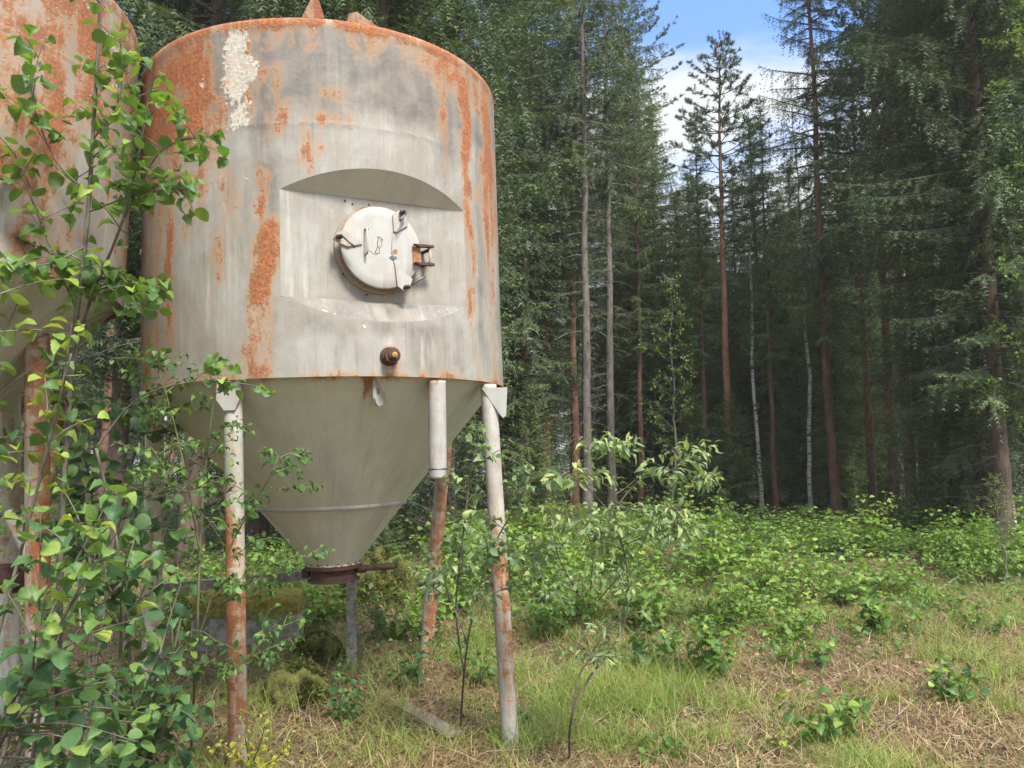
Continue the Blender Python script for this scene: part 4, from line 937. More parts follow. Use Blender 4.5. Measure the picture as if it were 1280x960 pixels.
# shrubs of the clearing: prototypes, then copies
protos = []
for k in range(6):
    r2 = np.random.default_rng(100+k); ml, ms = herb(r2, [.7, 1.0, .5, .8, 1.2, .4][k], [18, 16, 15, 18, 13, 15][k], [.12, .135, .11, .125, .13, .105][k], 'mid', [.9, 1.0, 1.0, 1.1, 1.1, .9][k], spacing=.085)
    protos.append((ml, ms))
used = [None]*6
rs = np.random.default_rng(9); spots = []
tries = 0
while len(spots) < 195 and tries < 9000:
    tries += 1; Y = rs.uniform(8.2, 17.5); px = rs.uniform(560, 1330); x = (px-640)/FPX*Y
    # bare litter patches stay open
    if fbm(x*.9+4, Y*.6, 33, 2) < (.46 if Y > 11 else .53): continue
    if Y < 10.5 and (px < 690 or px > 1190): continue
    if Y < 9.2 and px > 1010: continue
    if px > 1150 and Y < 11.5: continue
    if any((x-a)**2+(Y-b_)**2 < .22 for a, b_ in spots): continue
    if 700 < px < 800 and Y < 9: continue
    spots.append((x, Y))
for k in range(26):
    spots.append((rs.uniform(-4.3, -.1), rs.uniform(8.0, 12.0)))
for i, (x, Y) in enumerate(spots):
    k = int(rs.integers(0, 6))
    loc = (x, Y, float(gz(x, Y)))
    if used[k] is None:
        o = empty('raspberry_bush', loc); tag(o, 'leafy green raspberry bush, one of many crowding the clearing before the trees', 'bush', 'raspberry bushes crowding the clearing')
        protos[k][1].build('stem', M_STEMG, o); protos[k][0].build('foliage', M_RASP, o); used[k] = o
    else:
        o = copy_tree(used[k]); o.location = loc
    o.rotation_euler = (0, 0, rs.uniform(0, 6.28)); s = rs.uniform(.55, 1.15)*(.8 if Y < 10.5 else .95); o.scale = (s, s, s*rs.uniform(.65, 1.0)*(.8 if Y > 13 else 1))

# ------------------------------------------------------------------ grass, straw, litter, low cover (stuff)
def strips(mb, P, H, bend, w, v, rs, seg=3, flat=False):
    """grass blades: P base (n,3), H length, bend vector (n,2)"""
    n = len(P); t = np.linspace(0, 1, seg+1); a = rs.uniform(0, 6.28, n); side = np.stack([np.cos(a), np.sin(a), np.zeros(n)], 1)
    V = np.zeros((n, seg+1, 2, 3))
    for i, tt in enumerate(t):
        c = P+np.c_[bend[:, 0]*tt**1.8, bend[:, 1]*tt**1.8, H*(tt-.28*tt**2*np.clip(np.hypot(bend[:, 0], bend[:, 1])/(H+1e-6), 0, 2))]
        ww = (w*(1-tt*.92))[:, None]*.5
        V[:, i, 0] = c-side*ww; V[:, i, 1] = c+side*ww
    base = (np.arange(n)*(seg+1)*2)[:, None]; F = []
    for i in range(seg): F.append(base+np.array([i*2, i*2+1, i*2+3, i*2+2])[None])
    mb.add(V.reshape(-1, 3), np.concatenate(F), True, 0, v=np.repeat(v, (seg+1)*2))
M_GRASS = leaf_mat('grass_blades', [(0, (.06, .12, .025)), (.4, (.18, .28, .05)), (.68, (.31, .37, .09)), (.82, (.38, .32, .15)), (1, (.46, .36, .20))], .3, .55, False, hue=False)
M_STRAW = leaf_mat('dry_straw', [(0, (.07, .040, .022)), (.4, (.18, .108, .055)), (.75, (.34, .23, .12)), (1, (.52, .40, .23))], 0, .8, False, hue=False)
rs = np.random.default_rng(55)
def scatter(n, y0, y1, px0=-40, px1=1330, pw=1.0):
    Y = y0+(y1-y0)*rs.uniform(0, 1, n)**pw; px = rs.uniform(px0, px1, n); X = (px-640)/FPX*Y; return X, Y
def green(X, Y):     # how much living grass grows here
    g = np.exp(-((X-.75)/1.15)**2-((Y-6.6)/1.4)**2)*1.25
    g = np.maximum(g, np.exp(-((X+.2)/1.4)**2-((Y-7.6)/1.0)**2)); g = np.maximum(g, .7*np.exp(-((X+1.3)/1.6)**2-((Y-6.0)/1.2)**2))
    g = np.maximum(g, .8*np.exp(-((X-4.1)/.75)**2-((Y-6.5)/1.5)**2)); g = np.maximum(g, .55*np.exp(-((X-1.7)/.7)**2-((Y-6.1)/.5)**2))
    g = np.maximum(g, .65*sstep(.50, .66, fbm(X*1.1+2, Y*1.3, 71, 2))*(X > .4)); g = np.maximum(g, .55*sstep(7.5, 9, Y)); g = np.maximum(g, .4*np.exp(-((X-.3)/.5)**2-((Y-4.6)/.3)**2))
    g = g*(.45+1.1*fbm(X*1.6, Y*1.6, 44, 3))
    for a_, b_ in FEET: g = np.maximum(g, 1.4*np.exp(-((X-a_)**2+(Y-b_)**2)/.025))
    return g
mb = MB(); X, Y = scatter(230000, 4.3, 11.5, pw=1.15); g = green(X, Y); keep = rs.uniform(0, 1, len(X)) < np.clip(np.where(g > 1.2, g, g*sstep(.34, .60, fbm(X*3.1, Y*3.1, 23, 2))*.9), .04, 1); X = X[keep]; Y = Y[keep]; g = g[keep]; n = len(X)
cl = fbm(X*5, Y*5, 19, 2); H = rs.gamma(5, .034, n)*(.35+.5*np.clip(g, 0, 1)+1.3*np.clip(cl-.42, 0, 1))+.03; be = rs.normal(0, .8, (n, 2))*H[:, None]
v = np.clip(rs.normal(.45, .2, n)+.25*(fbm(X*2, Y*2, 5, 2)-.5)+(rs.uniform(0, 1, n) > .86)*.45, 0, 1)
strips(mb, np.stack([X, Y, gz(X, Y)-.01], 1), H, be, rs.uniform(.003, .0075, n), v, rs)
gro = mb.build('grass', M_GRASS); tag(gro, 'green and yellowing grass growing under the tank and across the clearing', 'grass', kind='stuff')
mb = MB(); X, Y = scatter(150000, 4.2, 12, pw=1.4); dry = 1-np.clip(green(X, Y), 0, .85); keep = rs.uniform(0, 1, len(X)) < dry*(.3+1.1*fbm(X*2.3, Y*2.3, 8, 2)); X = X[keep]; Y = Y[keep]; n = len(X)
L = rs.gamma(2.2, .055, n)+.03; ang = rs.normal(.4, .9, n)+rs.integers(0, 2, n)*3.14+1.5*fbm(X*.8, Y*.8, 66, 2); be = np.stack([np.cos(ang), np.sin(ang)], 1)*L[:, None]
P = np.stack([X, Y, gz(X, Y)+rs.uniform(.003, .035, n)], 1)
t0 = P; e = np.stack([be[:, 0], be[:, 1], gz(X+be[:, 0], Y+be[:, 1])-gz(X, Y)+rs.normal(0, .02, n)+rs.uniform(0, .10, n)*(rs.random(n) > .8)], 1)
sd_ = np.cross(e, [0, 0, 1.]); sd_ /= np.linalg.norm(sd_, axis=1)[:, None]+1e-9; w = rs.uniform(.001, .0035, n)[:, None]
V = np.stack([t0-sd_*w, t0+sd_*w, t0+e*.5+sd_*w*.8+[0, 0, .008], t0+e*.5-sd_*w*.8+[0, 0, .008], t0+e+sd_*w*.3, t0+e-sd_*w*.3], 1); ba = (np.arange(n)*6)[:, None]
mb.add(V.reshape(-1, 3), np.concatenate([ba+[[0, 1, 2, 3]], ba+[[3, 2, 4, 5]]]), True, 0, v=np.repeat(np.clip(rs.normal(.5, .25, n), 0, 1), 6))
st = mb.build('dry_straw', M_STRAW); tag(st, 'dead brown straw and needles matted over the open ground', 'straw', kind='stuff')
# fallen leaves / chips
M_CHIP = leaf_mat('litter_flakes', [(0, (.05, .028, .02)), (.5, (.16, .09, .055)), (1, (.34, .24, .15))], 0, .85, False, hue=False)
mb = MB(); X, Y = scatter(26000, 4.2, 20, pw=1.7); n = len(X); P = np.stack([X, Y, gz(X, Y)+rs.uniform(.004, .03, n)], 1); D = rs.normal(0, 1, (n, 3)); D[:, 2] *= .3
add_leaves(mb, 'far', P, D, np.array([0, 0, 1.])+rs.normal(0, .5, (n, 3)), rs.uniform(.015, .055, n), rs.uniform(0, 1, n), rs)
li = mb.build('leaf_litter', M_CHIP); tag(li, 'brown leaf and bark flakes scattered on the forest soil', 'leaf litter', kind='stuff')
# low leafy ground cover
M_COVER = leaf_mat('cover_leaf', [(0, (.03, .07, .02)), (.5, (.075, .15, .035)), (1, (.20, .28, .06))], .3, .5, False, (.12, .18, .09), hue=False)
mb = MB(); X, Y = scatter(60000, 4.6, 21, pw=.9); c = fbm(X*.9+3, Y*.9, 12, 3)+.35*sstep(7.5, 9.5, Y)-.25*(Y < 5.5)+.3*np.exp(-((X+1.3)/1.6)**2-((Y-8)/1.3)**2); keep = c > .86-.36*rs.random(len(X))**3; X = X[keep]; Y = Y[keep]; n = len(X)
P = np.stack([X, Y, gz(X, Y)+rs.gamma(2, .055, n)*np.clip(.4+(Y-5)/6, .5, 1.6)], 1); D = rs.normal(0, 1, (n, 3)); D[:, 2] = D[:, 2]*.3-.1
add_leaves(mb, 'far', P, D, np.array([0, 0, 1.])+rs.normal(0, .35, (n, 3)), rs.uniform(.03, .095, n), np.clip(rs.normal(.5, .2, n), 0, 1), rs)
co = mb.build('ground_cover', M_COVER); tag(co, 'low leafy weeds and berry plants covering the ground under and behind the tank', 'ground cover', kind='stuff')

# ------------------------------------------------------------------ things on the ground
# concrete block with moss cap, behind the left leg
def rock(name, c, s, seed, m, n=36, rough=.25, parent=None, flat=0.0):
    mb = MB(); u = np.linspace(0, np.pi, n); v = np.linspace(0, 2*np.pi, n*2); U, Vv = np.meshgrid(u, v, indexing='ij')
    d = np.stack([np.sin(U)*np.cos(Vv), np.sin(U)*np.sin(Vv), np.cos(U)], -1)
    f = 1+rough*(fbm(d[..., 0]*2+seed, d[..., 1]*2+d[..., 2]*1.7, seed, 4)-.5)*2
    P = d*f[..., None]*np.array(s); mb.add(P.reshape(-1, 3), gridF(n, n*2), True); return mb.build(name, m, parent, None if parent is not None and c is None else c)
q = ray(312, 782, 8.0); q[2] = gz(q[0], q[1]); blk = empty('concrete_block', tuple(q), R_(8)); tag(blk, 'grey concrete block with a cushion of yellow moss on top, behind the left front leg', 'concrete block')
bh = ray(312, 753, 8.0)[2]-q[2]
V, F = box(0, 0, bh/2-.05, .98, .5, bh+.1, bev=.02); mb = MB(); mb.add(V, F, False); mb.build('block', M_CONC, blk)
mb = MB(); nx, ny = 60, 30; XX, YY = np.meshgrid(np.linspace(-.51, .51, nx), np.linspace(-.275, .275, ny)); ed = np.minimum(1-sstep(.465, .51, np.abs(XX)), 1-sstep(.24, .275, np.abs(YY)))
Z = bh-.015+ed*(.06+.12*fbm(XX*7, YY*7, 3, 3))-(1-ed)*.13*fbm(XX*12, YY*12, 6, 2); mb.add(np.stack([XX, YY, Z], -1).reshape(-1, 3), gridF(ny, nx)[:, ::-1], True); mb.build('moss', M_MOSSB, blk)
BLK = (blk, bh)
def moss_tufts(mb, c, s, n, seed, rough):
    r = np.random.default_rng(seed); d = r.normal(0, 1, (n, 3)); d[:, 2] = np.abs(d[:, 2]); d /= np.linalg.norm(d, axis=1)[:, None]; P = d*np.array(s)
    add_leaves(mb, 'far', P, d+r.normal(0, .5, (n, 3)), r.normal(0, 1, (n, 3)), r.uniform(.015, .04, n), r.uniform(0, 1, n), r)
M_MOSST = leaf_mat('moss_tufts', [(0, (.035, .05, .012)), (.5, (.09, .11, .025)), (1, (.22, .20, .04))], .2, .8, False, hue=False)
for (px, py, Y, s, lab) in ((474, 684, 9.6, (.42, .35, .30), 'moss covered boulder behind the outlet valve'), (372, 828, 6.3, (.24, .2, .22), 'low mossy stone right of the left front leg'), (398, 792, 7.2, (.22, .2, .25), 'mossy mound between the concrete block and the angle iron post')):
    p = ray(px, py, Y); z0 = gz(p[0], p[1]); hh = max(p[2]-z0, .08); r_ = empty('mossy_rock', (p[0], p[1], z0)); tag(r_, lab, 'rock')
    rock('stone', None, (s[0], s[1], hh), int(px), M_MOSS, parent=r_, rough=.75)
    mb = MB(); moss_tufts(mb, None, (s[0], s[1], hh), 4200, int(px), .3); mb.build('moss', M_MOSST, r_)
# plank
a = ground_at(500, 882); b_ = ground_at(560, 925); c = (a+b_)/2; L = np.linalg.norm(b_-a)*1.25; pl = MB(); V, F = box(0, 0, 0, L, .12, .028, bev=.003)
ang = math.atan2(b_[1]-a[1], b_[0]-a[0]); Rz = np.array([[math.cos(ang), -math.sin(ang), 0], [math.sin(ang), math.cos(ang), 0], [0, 0, 1]]); V = V@Rz.T; pl.add(V, F, False)
o = pl.build('plank', M_PLANK, None, (c[0], c[1], gz(c[0], c[1])+.018)); tag(o, 'weathered grey plank lying in the dry grass under the tank', 'plank')
# dead sticks
rs = np.random.default_rng(77)
def stick(pts, r, label):
    P = bez([ground_at(*p)+[0, 0, r+z] for *p, z in pts], 14); c = P[0].copy(); V, F = tube(P-c+rs.normal(0, .004, P.shape), np.linspace(r, r*.5, 14), 6); mb = MB(); mb.add(V, F)
    o = mb.build('fallen_stick', M_PLANK, None, tuple(c)); tag(o, label, 'stick')
stick([(900, 945, 0), (950, 905, .02), (985, 880, .03)], .009, 'pale stick lying left of the bright weed clump')
stick([(1065, 950, 0), (1110, 910, .02), (1150, 880, .05)], .007, 'thin pale stick pointing up right in the bottom right corner')
stick([(830, 905, 0), (870, 908, .01), (905, 905, .02)], .008, 'short light stick in the brown litter right of the crooked stem')
stick([(1040, 910, 0), (1130, 915, .02), (1270, 940, .01)], .011, 'long fallen stick running toward the right edge')
stick([(640, 755, 0), (690, 757, .03), (735, 765, .01)], .012, 'bleached stick in the grass right of the right leg')
stick([(1170, 745, .05), (1220, 722, .1), (1275, 715, .12)], .016, 'dark fallen branch at the right edge of the clearing')
stick([(1195, 700, .2), (1235, 735, .05), (1275, 738, .1)], .012, 'thin dark fallen branch crossing the soil at the right edge')
# dead twigs strewn over the clearing
mb = MB(); r8 = np.random.default_rng(81); X, Y = scatter(420, 4.6, 19, pw=.8)
for x, y, k in zip(X, Y, range(len(X))):
    a = r8.uniform(0, 6.28); l = r8.uniform(.12, .55); t = np.linspace(-.5, .5, 5); px_ = x+math.cos(a)*l*t+r8.normal(0, .01, 5); py_ = y+math.sin(a)*l*t+r8.normal(0, .01, 5)
    V, F = tube(np.stack([px_, py_, gz(px_, py_)+.012+r8.uniform(0, .10)*(t+.5)], 1), np.linspace(.006, .002, 5)*r8.uniform(.6, 1.3), 5, False); mb.add(V, F)
o = mb.build('dead_twigs', M_PLANK); tag(o, 'brown dead twigs strewn over the open ground', 'twigs', kind='stuff')
# flowers
M_PINK = flat_mat('clover_pink', (.30, .12, .22), (.50, .26, .38), 40)
mb = MB(); r9 = np.random.default_rng(4)
for k in range(22):
    px = r9.uniform(395, 560); py = r9.uniform(700, 850); Y = r9.uniform(6.6, 8.8); x = (px-640)/FPX*Y; z = gz(x, Y)+r9.uniform(.12, .35); V, F = tube(np.array([[x, Y, z], [x, Y, z+.008], [x, Y, z+.016]]), [.005, .011, .005], 7); mb.add(V, F)
    V, F = tube(np.array([[x+r9.normal(0, .04), Y, z-.3], [x+.01, Y, z-.1], [x, Y, z]]), .0015, 3); mb.add(V, F, True, 1)
o = mb.build('clover_flowers', [M_PINK, M_STEMG]); tag(o, 'tiny pink clover heads dotted in the undergrowth below the outlet', 'flowers', kind='stuff')

# ------------------------------------------------------------------ TREES
def needles_from_twigs(mb, B, D, L, v, rs, step=.05, nl=.06, nw=.02, droop=.5, mi=0):
    """B base, D unit dir, L length per twig: feathered triangles on both sides"""
    nmax = int(np.ceil(L.max()/step)); t = np.arange(nmax)[None]*step/np.maximum(L[:, None], 1e-6); ok = t <= 1
    ti, ki = np.nonzero(ok); tt = t[ti, ki]; l = L[ti]
    P = B[ti]+D[ti]*(tt*l)[:, None]; P[:, 2] -= droop*l*tt**2
    T = D[ti].copy(); T[:, 2] -= 2*droop*tt; T /= np.linalg.norm(T, axis=1)[:, None]
    S_ = np.cross(T, np.array([0, 0, 1.])+rs.normal(0, .35, (len(tt), 3))); S_ /= np.linalg.norm(S_, axis=1)[:, None]+1e-9
    for sg in (-1, 1):
        a = nl*rs.uniform(.7, 1.3, len(tt))*(1.15-.5*tt); d = T*.75+S_*sg*.75; d[:, 2] += rs.normal(-.05, .22, len(tt)); tip = P+d*a[:, None]
        w = nw*.5*rs.uniform(.7, 1.3, len(tt)); W_ = T*w[:, None]
        V = np.stack([P-W_, P+W_, tip], 1); n = len(tt); F = (np.arange(n)*3)[:, None]+np.array([[0, 1, 2]])
        mb.add(V.reshape(-1, 3), F, False, mi, v=np.repeat(np.clip(v[ti]+rs.normal(0, .07, n), 0, 1), 3))

def spruce_parts(seed, H=18, cb=5., rmax=2.2, dens=1.0, droop=.35, deadz=.8, trunk_r=.17, sparse=0.0, step=.055, nl=.085, nw=.030, hang=.6):
    rs = np.random.default_rng(seed); mt = MB(); mc = MB(); md = MB()
    z = np.linspace(-.3, H, 40); wob = np.cumsum(rs.normal(0, .012, (40, 2)), 0); P = np.c_[wob, z]; r = trunk_r*np.clip(1-z/H, .02, 1)**.85*(1+.5*np.exp(-np.clip(z, 0, 9)/.35))
    V, F = tube(P, r, 10); mt.add(V, F)
    B = []; D = []; L = []; vv = []
    zz = cb
    while zz < H-.15:
        u = (H-zz)/(H-cb); prof = min(1, (u*1.6)**.8)*(1 if u < .7 else 1-.35*(u-.7)/.3)
        nb = max(3, int(round(rs.uniform(4, 7)*dens)))
        a0 = rs.uniform(0, 6.28)
        for k in range(nb):
            if rs.random() < sparse: continue
            a = a0+k*6.283/nb+rs.normal(0, .25); Lb = rmax*prof*rs.uniform(.55, 1.12)+.12
            h0 = zz+rs.normal(0, .08); dh = np.array([math.cos(a), math.sin(a), 0]); m = max(4, int(Lb/.10)); s = np.linspace(0, 1, m)
            dr = droop*rs.uniform(.6, 1.4)*(u**.6); zc = h0+Lb*((.35*(1-u)+.12)*s-dr*s**1.3+.30*dr*s**3.5)
            c = np.interp(h0, z, P[:, 0]), np.interp(h0, z, P[:, 1]); side = np.array([-dh[1], dh[0], 0])*rs.normal(0, .12)*Lb
            pts = np.c_[c[0]+dh[0]*Lb*s+side[0]*s*s, c[1]+dh[1]*Lb*s+side[1]*s*s, zc]
            V, F = tube(pts[::2] if m > 6 else pts, np.linspace(.016+.008*Lb, .004, len(pts[::2] if m > 6 else pts)), 4, False); md.add(V, F)
            T = np.gradient(pts, axis=0); T /= np.linalg.norm(T, axis=1)[:, None]
            st = 0 if Lb < .8 else int(m*.18)
            lv = np.clip(rs.normal(.42, .13)+.0*u, 0, 1)
            for sg in (-1, 1):
                perp = np.cross(T, [0, 0, 1.])*sg; perp /= np.linalg.norm(perp, axis=1)[:, None]+1e-9
                d = T*.75+perp*rs.uniform(.5, 1.0, (m, 1))+np.array([0, 0, -.15])+rs.normal(0, .12, (m, 3)); d /= np.linalg.norm(d, axis=1)[:, None]
                ll = (.10+.30*Lb*(1-s)*.8+.05*Lb)*rs.uniform(.6, 1.25, m); ll = np.clip(ll, .08, .75)
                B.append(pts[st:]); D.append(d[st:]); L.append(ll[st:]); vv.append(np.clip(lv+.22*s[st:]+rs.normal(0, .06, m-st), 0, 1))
            B.append(pts[-1:]); D.append(T[-1:]); L.append(np.array([.2])); vv.append([lv+.3])
            # hanging curtain twigs
            hk = rs.integers(st, m, int(m*.9)); d = np.tile([0, 0, -1.], (len(hk), 1))+T[hk]*.3+rs.normal(0, .15, (len(hk), 3)); d /= np.linalg.norm(d, axis=1)[:, None]
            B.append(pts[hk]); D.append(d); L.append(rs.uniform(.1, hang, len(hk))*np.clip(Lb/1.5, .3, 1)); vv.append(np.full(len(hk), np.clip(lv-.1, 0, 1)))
        zz += rs.uniform(.16, .34)*(1.1 if u > .5 else .9)
    B.append(np.array([[P[-1, 0], P[-1, 1], H-.3]])); D.append(np.array([[0, 0, 1.]])); L.append(np.array([.45])); vv.append([.6])
    B = np.concatenate(B); D = np.concatenate(D); L = np.concatenate(L); vv = np.concatenate(vv)
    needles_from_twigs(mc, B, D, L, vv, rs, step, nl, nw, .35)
    # dead lower branches
    zz = max(.6, H*.04)
    while zz < cb+1.5:
        for k in range(int(rs.integers(2, 5))):
            if rs.random() > deadz: continue
            a = rs.uniform(0, 6.28); Lb = rs.uniform(.3, 1.0)*(.6+.5*zz/cb)*rmax*.65; s = np.linspace(0, 1, 5); dh = np.array([math.cos(a), math.sin(a)])
            pts = np.c_[np.interp(zz, z, P[:, 0])+dh[0]*Lb*s, np.interp(zz, z, P[:, 1])+dh[1]*Lb*s, zz+Lb*(.1*s-.35*s*s)]
            V, F = tube(pts, np.linspace(.012, .004, 5), 3, False); md.add(V, F)
            for w in range(int(Lb*5)):
                u_ = rs.uniform(.3, 1); p = np.array([np.interp(u_, s, pts[:, i]) for i in range(3)]); d = np.r_[dh*.5, 0]+rs.normal(0, .5, 3)*[1, 1, .5]; d[2] -= .25
                V, F = tube(np.array([p, p+d*.18, p+d*.34+[0, 0, -.04]]), [.005, .004, .003], 3, False); md.add(V, F)
        zz += rs.uniform(.18, .4)
    return mt, mc, md

def pine_parts(seed, H=14, cb=8., rmax=1.6, trunk_r=.13, dens=1.0):
    rs = np.random.default_rng(seed); mt = MB(); mc = MB(); md = MB()
    z = np.linspace(-.3, H, 40); wob = np.cumsum(rs.normal(0, .009, (40, 2)), 0); P = np.c_[wob, z]; r = trunk_r*np.clip(1-z/H, .03, 1)**.7*(1+.3*np.exp(-np.clip(z, 0, 9)/.4))
    V, F = tube(P, r, 10); mt.add(V, F)
    tb = []; td = []; tv = []
    zz = cb
    while zz < H:
        u = (H-zz)/(H-cb); prof = min(1, (u*1.8+.12)**.8)*(1-.3*max(0, u-.6))
        nb = int(rs.integers(4, 7)); a0 = rs.uniform(0, 6.28)
        for k in range(nb):
            a = a0+k*6.283/nb+rs.normal(0, .3); Lb = rmax*prof*rs.uniform(.5, 1.1)+.1; dh = np.array([math.cos(a), math.sin(a), 0]); m = 7; s = np.linspace(0, 1, m)
            rise = rs.uniform(.25, .6)*(1.3-u*.9); pts = np.c_[np.interp(zz, z, P[:, 0])+dh[0]*Lb*s, np.interp(zz, z, P[:, 1])+dh[1]*Lb*s, zz+Lb*(rise*s-.15*u*s+.18*s**3)]+rs.normal(0, .02, (m, 3))
            V, F = tube(pts, np.linspace(.018, .005, m), 4, False); md.add(V, F); lv = rs.normal(.45, .12)
            for w in range(int((3+Lb*9)*dens)):
                u_ = rs.uniform(.25, 1); p = np.array([np.interp(u_, s, pts[:, i]) for i in range(3)]); d = dh*.6+rs.normal(0, .7, 3); d[2] = abs(d[2])*.5+.15; d /= np.linalg.norm(d); l = rs.uniform(.12, .42)*(1.25-u_)
                q_ = p+d*l; V, F = tube(np.array([p, q_]), [.005, .003], 3, False); md.add(V, F)
                for f_ in np.arange(.35, 1.01, .3): tb.append(p+d*l*f_); td.append(d); tv.append(lv+rs.normal(0, .1))
            tb.append(pts[-1]); td.append(dh*.6+[0, 0, .6]); tv.append(lv)
        zz += rs.uniform(.28, .5)
    tb = np.array(tb); td = np.array(td); tv = np.array(tv); K = 16; n = len(tb)
    dd = np.repeat(td, K, 0)*.7+rs.normal(0, .65, (n*K, 3)); dd /= np.linalg.norm(dd, axis=1)[:, None]; b_ = np.repeat(tb, K, 0); l = rs.uniform(.06, .12, n*K)
    w = np.cross(dd, rs.normal(0, 1, (n*K, 3))); w /= np.linalg.norm(w, axis=1)[:, None]; w *= .0065
    V = np.stack([b_-w, b_+w, b_+dd*l[:, None]], 1); mc.add(V.reshape(-1, 3), (np.arange(n*K)*3)[:, None]+np.array([[0, 1, 2]]), False, v=np.repeat(np.clip(np.repeat(tv, K), 0, 1), 3))
    zz = 1.5
    while zz < cb:
        if rs.random() < .6:
            a = rs.uniform(0, 6.28); Lb = rs.uniform(.3, 1.1); s = np.linspace(0, 1, 4); V, F = tube(np.c_[math.cos(a)*Lb*s+np.interp(zz, z, P[:, 0]), math.sin(a)*Lb*s+np.interp(zz, z, P[:, 1]), zz+Lb*(.35*s-.3*s*s)], np.linspace(.012, .004, 4), 3, False); md.add(V, F)
        zz += rs.uniform(.2, .6)
    return mt, mc, md

def broad_parts(seed, H=13, cb=5, rmax=1.5, trunk_r=.09, leaf=.055, nleaf=7, kind='far', droop=.3):
    rs = np.random.default_rng(seed); mt = MB(); mc = MB(); md = MB()
    z = np.linspace(-.3, H, 30); wob = np.cumsum(rs.normal(0, .035, (30, 2)), 0); P = np.c_[wob, z]; r = trunk_r*np.clip(1-z/H, .03, 1)**.8
    V, F = tube(P, r, 9); mt.add(V, F); LB = []; LD = []; LV = []
    nb = int((H-cb)*5.5)
    for i in range(nb):
        h0 = cb+(H-cb)*(i+rs.random())/nb; u = (H-h0)/(H-cb); Lb = rmax*(math.sin(min(u, 1)*2.4)*.75+.25)*rs.uniform(.45, 1.1); a = i*2.4+rs.normal(0, .4); dh = np.array([math.cos(a), math.sin(a), 0])
        m = 8; s = np.linspace(0, 1, m); c = np.array([np.interp(h0, z, P[:, 0]), np.interp(h0, z, P[:, 1]), h0]); pts = c+dh*Lb*s[:, None]*.8+np.c_[0*s, 0*s, Lb*(.75*s-droop*s**2)]+rs.normal(0, .03, (m, 3))*s[:, None]
        V, F = tube(pts, np.linspace(.014, .004, m), 4, False); md.add(V, F); lv = rs.normal(.5, .14)
        for w in range(int(4+Lb*8)):
            u_ = rs.uniform(.2, 1); p = np.array([np.interp(u_, s, pts[:, q]) for q in range(3)]); d = dh*.4+rs.normal(0, .7, 3); d[2] -= droop*.6; d /= np.linalg.norm(d); l = rs.uniform(.15, .5)*(1.3-.6*u_)
            V, F = tube(np.array([p, p+d*l]), [.004, .002], 3, False); md.add(V, F)
            f_ = rs.uniform(.15, 1, nleaf); LB.append(p+d*l*f_[:, None]+rs.normal(0, .03, (nleaf, 3))); LD.append(d+rs.normal(0, .8, (nleaf, 3))-[0, 0, .5]); LV.append(np.clip(lv+rs.normal(0, .12, nleaf), 0, 1))
    LB = np.concatenate(LB); LD = np.concatenate(LD); LV = np.concatenate(LV); n = len(LB)
    add_leaves(mc, kind, LB, LD, rs.normal(0, .6, (n, 3))+[0, 0, .8], leaf*rs.uniform(.7, 1.25, n), LV, rs)
    return mt, mc, md

M_SPR = leaf_mat('spruce_needles', [(0, (.042, .068, .036)), (.4, (.078, .118, .052)), (.7, (.11, .158, .060)), (1, (.155, .205, .07))], .12, .6)
M_SPRL = leaf_mat('light_spruce_needles', [(0, (.06, .10, .04)), (.4, (.10, .155, .052)), (.7, (.135, .195, .06)), (1, (.18, .24, .07))], .15, .6)
M_PINE = leaf_mat('pine_needles', [(0, (.06, .09, .055)), (.5, (.095, .135, .07)), (1, (.12, .16, .08))], .12, .6)
M_BIRL = leaf_mat('birch_leaf', [(0, (.045, .09, .028)), (.5, (.085, .15, .045)), (1, (.16, .23, .07))], .3, .5)
M_ROWL = leaf_mat('light_leaf', [(0, (.07, .14, .03)), (.5, (.13, .22, .045)), (1, (.25, .33, .07))], .35, .5)
M_BK_G = bark_mat('grey_bark', (.085, .070, .062), (.20, .17, .155), 9, (1, 1, .35), .3)
M_BK_B = bark_mat('brown_bark', (.055, .036, .03), (.15, .095, .075), 9, (1, 1, .35), .3)
M_BK_R = bark_mat('reddish_bark', (.10, .048, .034), (.22, .11, .075), 8, (1, 1, .4), .1)
M_BK_P = bark_mat('pine_bark', (.10, .065, .05), (.21, .14, .11), 7, (1, 1, .4), 0, .02, None, (1.5, 4.5, (.15, .07, .042), (.31, .155, .095)))
M_BK_W = bark_mat('birch_bark', (.42, .40, .37), (.62, .60, .56), 6, (1, 1, 1), 0, .005, (.03, .028, .025))
M_TW = bark_mat('dead_twig', (.05, .042, .036), (.15, .13, .11), 15, (1, 1, .5), 0, .003)
M_TWL = bark_mat('pale_dead_twig', (.10, .09, .075), (.25, .22, .19), 15, (1, 1, .5), 0, .003)

PROTO = {}
def parts_to_tree(key, parts, mats, names):
    PROTO[key] = (parts, mats, names, [None])
DN = ('trunk', 'crown', 'branches')
parts_to_tree('spA', spruce_parts(201, 20, 9.0, 1.9, .9, .42, .95, .155, sparse=.30), (M_BK_G, M_SPR, M_TWL), DN)     # tall, bare below
parts_to_tree('spB', spruce_parts(202, 19, 3.4, 2.4, 1.05, .45, .9, .16), (M_BK_B, M_SPR, M_TW), DN)
parts_to_tree('spC', spruce_parts(203, 17, 1.2, 2.3, 1.05, .50, .5, .15, hang=.75), (M_BK_B, M_SPR, M_TW), DN)     # green to the ground
parts_to_tree('spD', spruce_parts(204, 14, .8, 1.7, 1.0, .35, .4, .12), (M_BK_R, M_SPRL, M_TW), DN)
parts_to_tree('spG', spruce_parts(207, 19, 6.5, 1.45, .85, .38, .95, .14, sparse=.40), (M_BK_R, M_SPRL, M_TWL), DN)
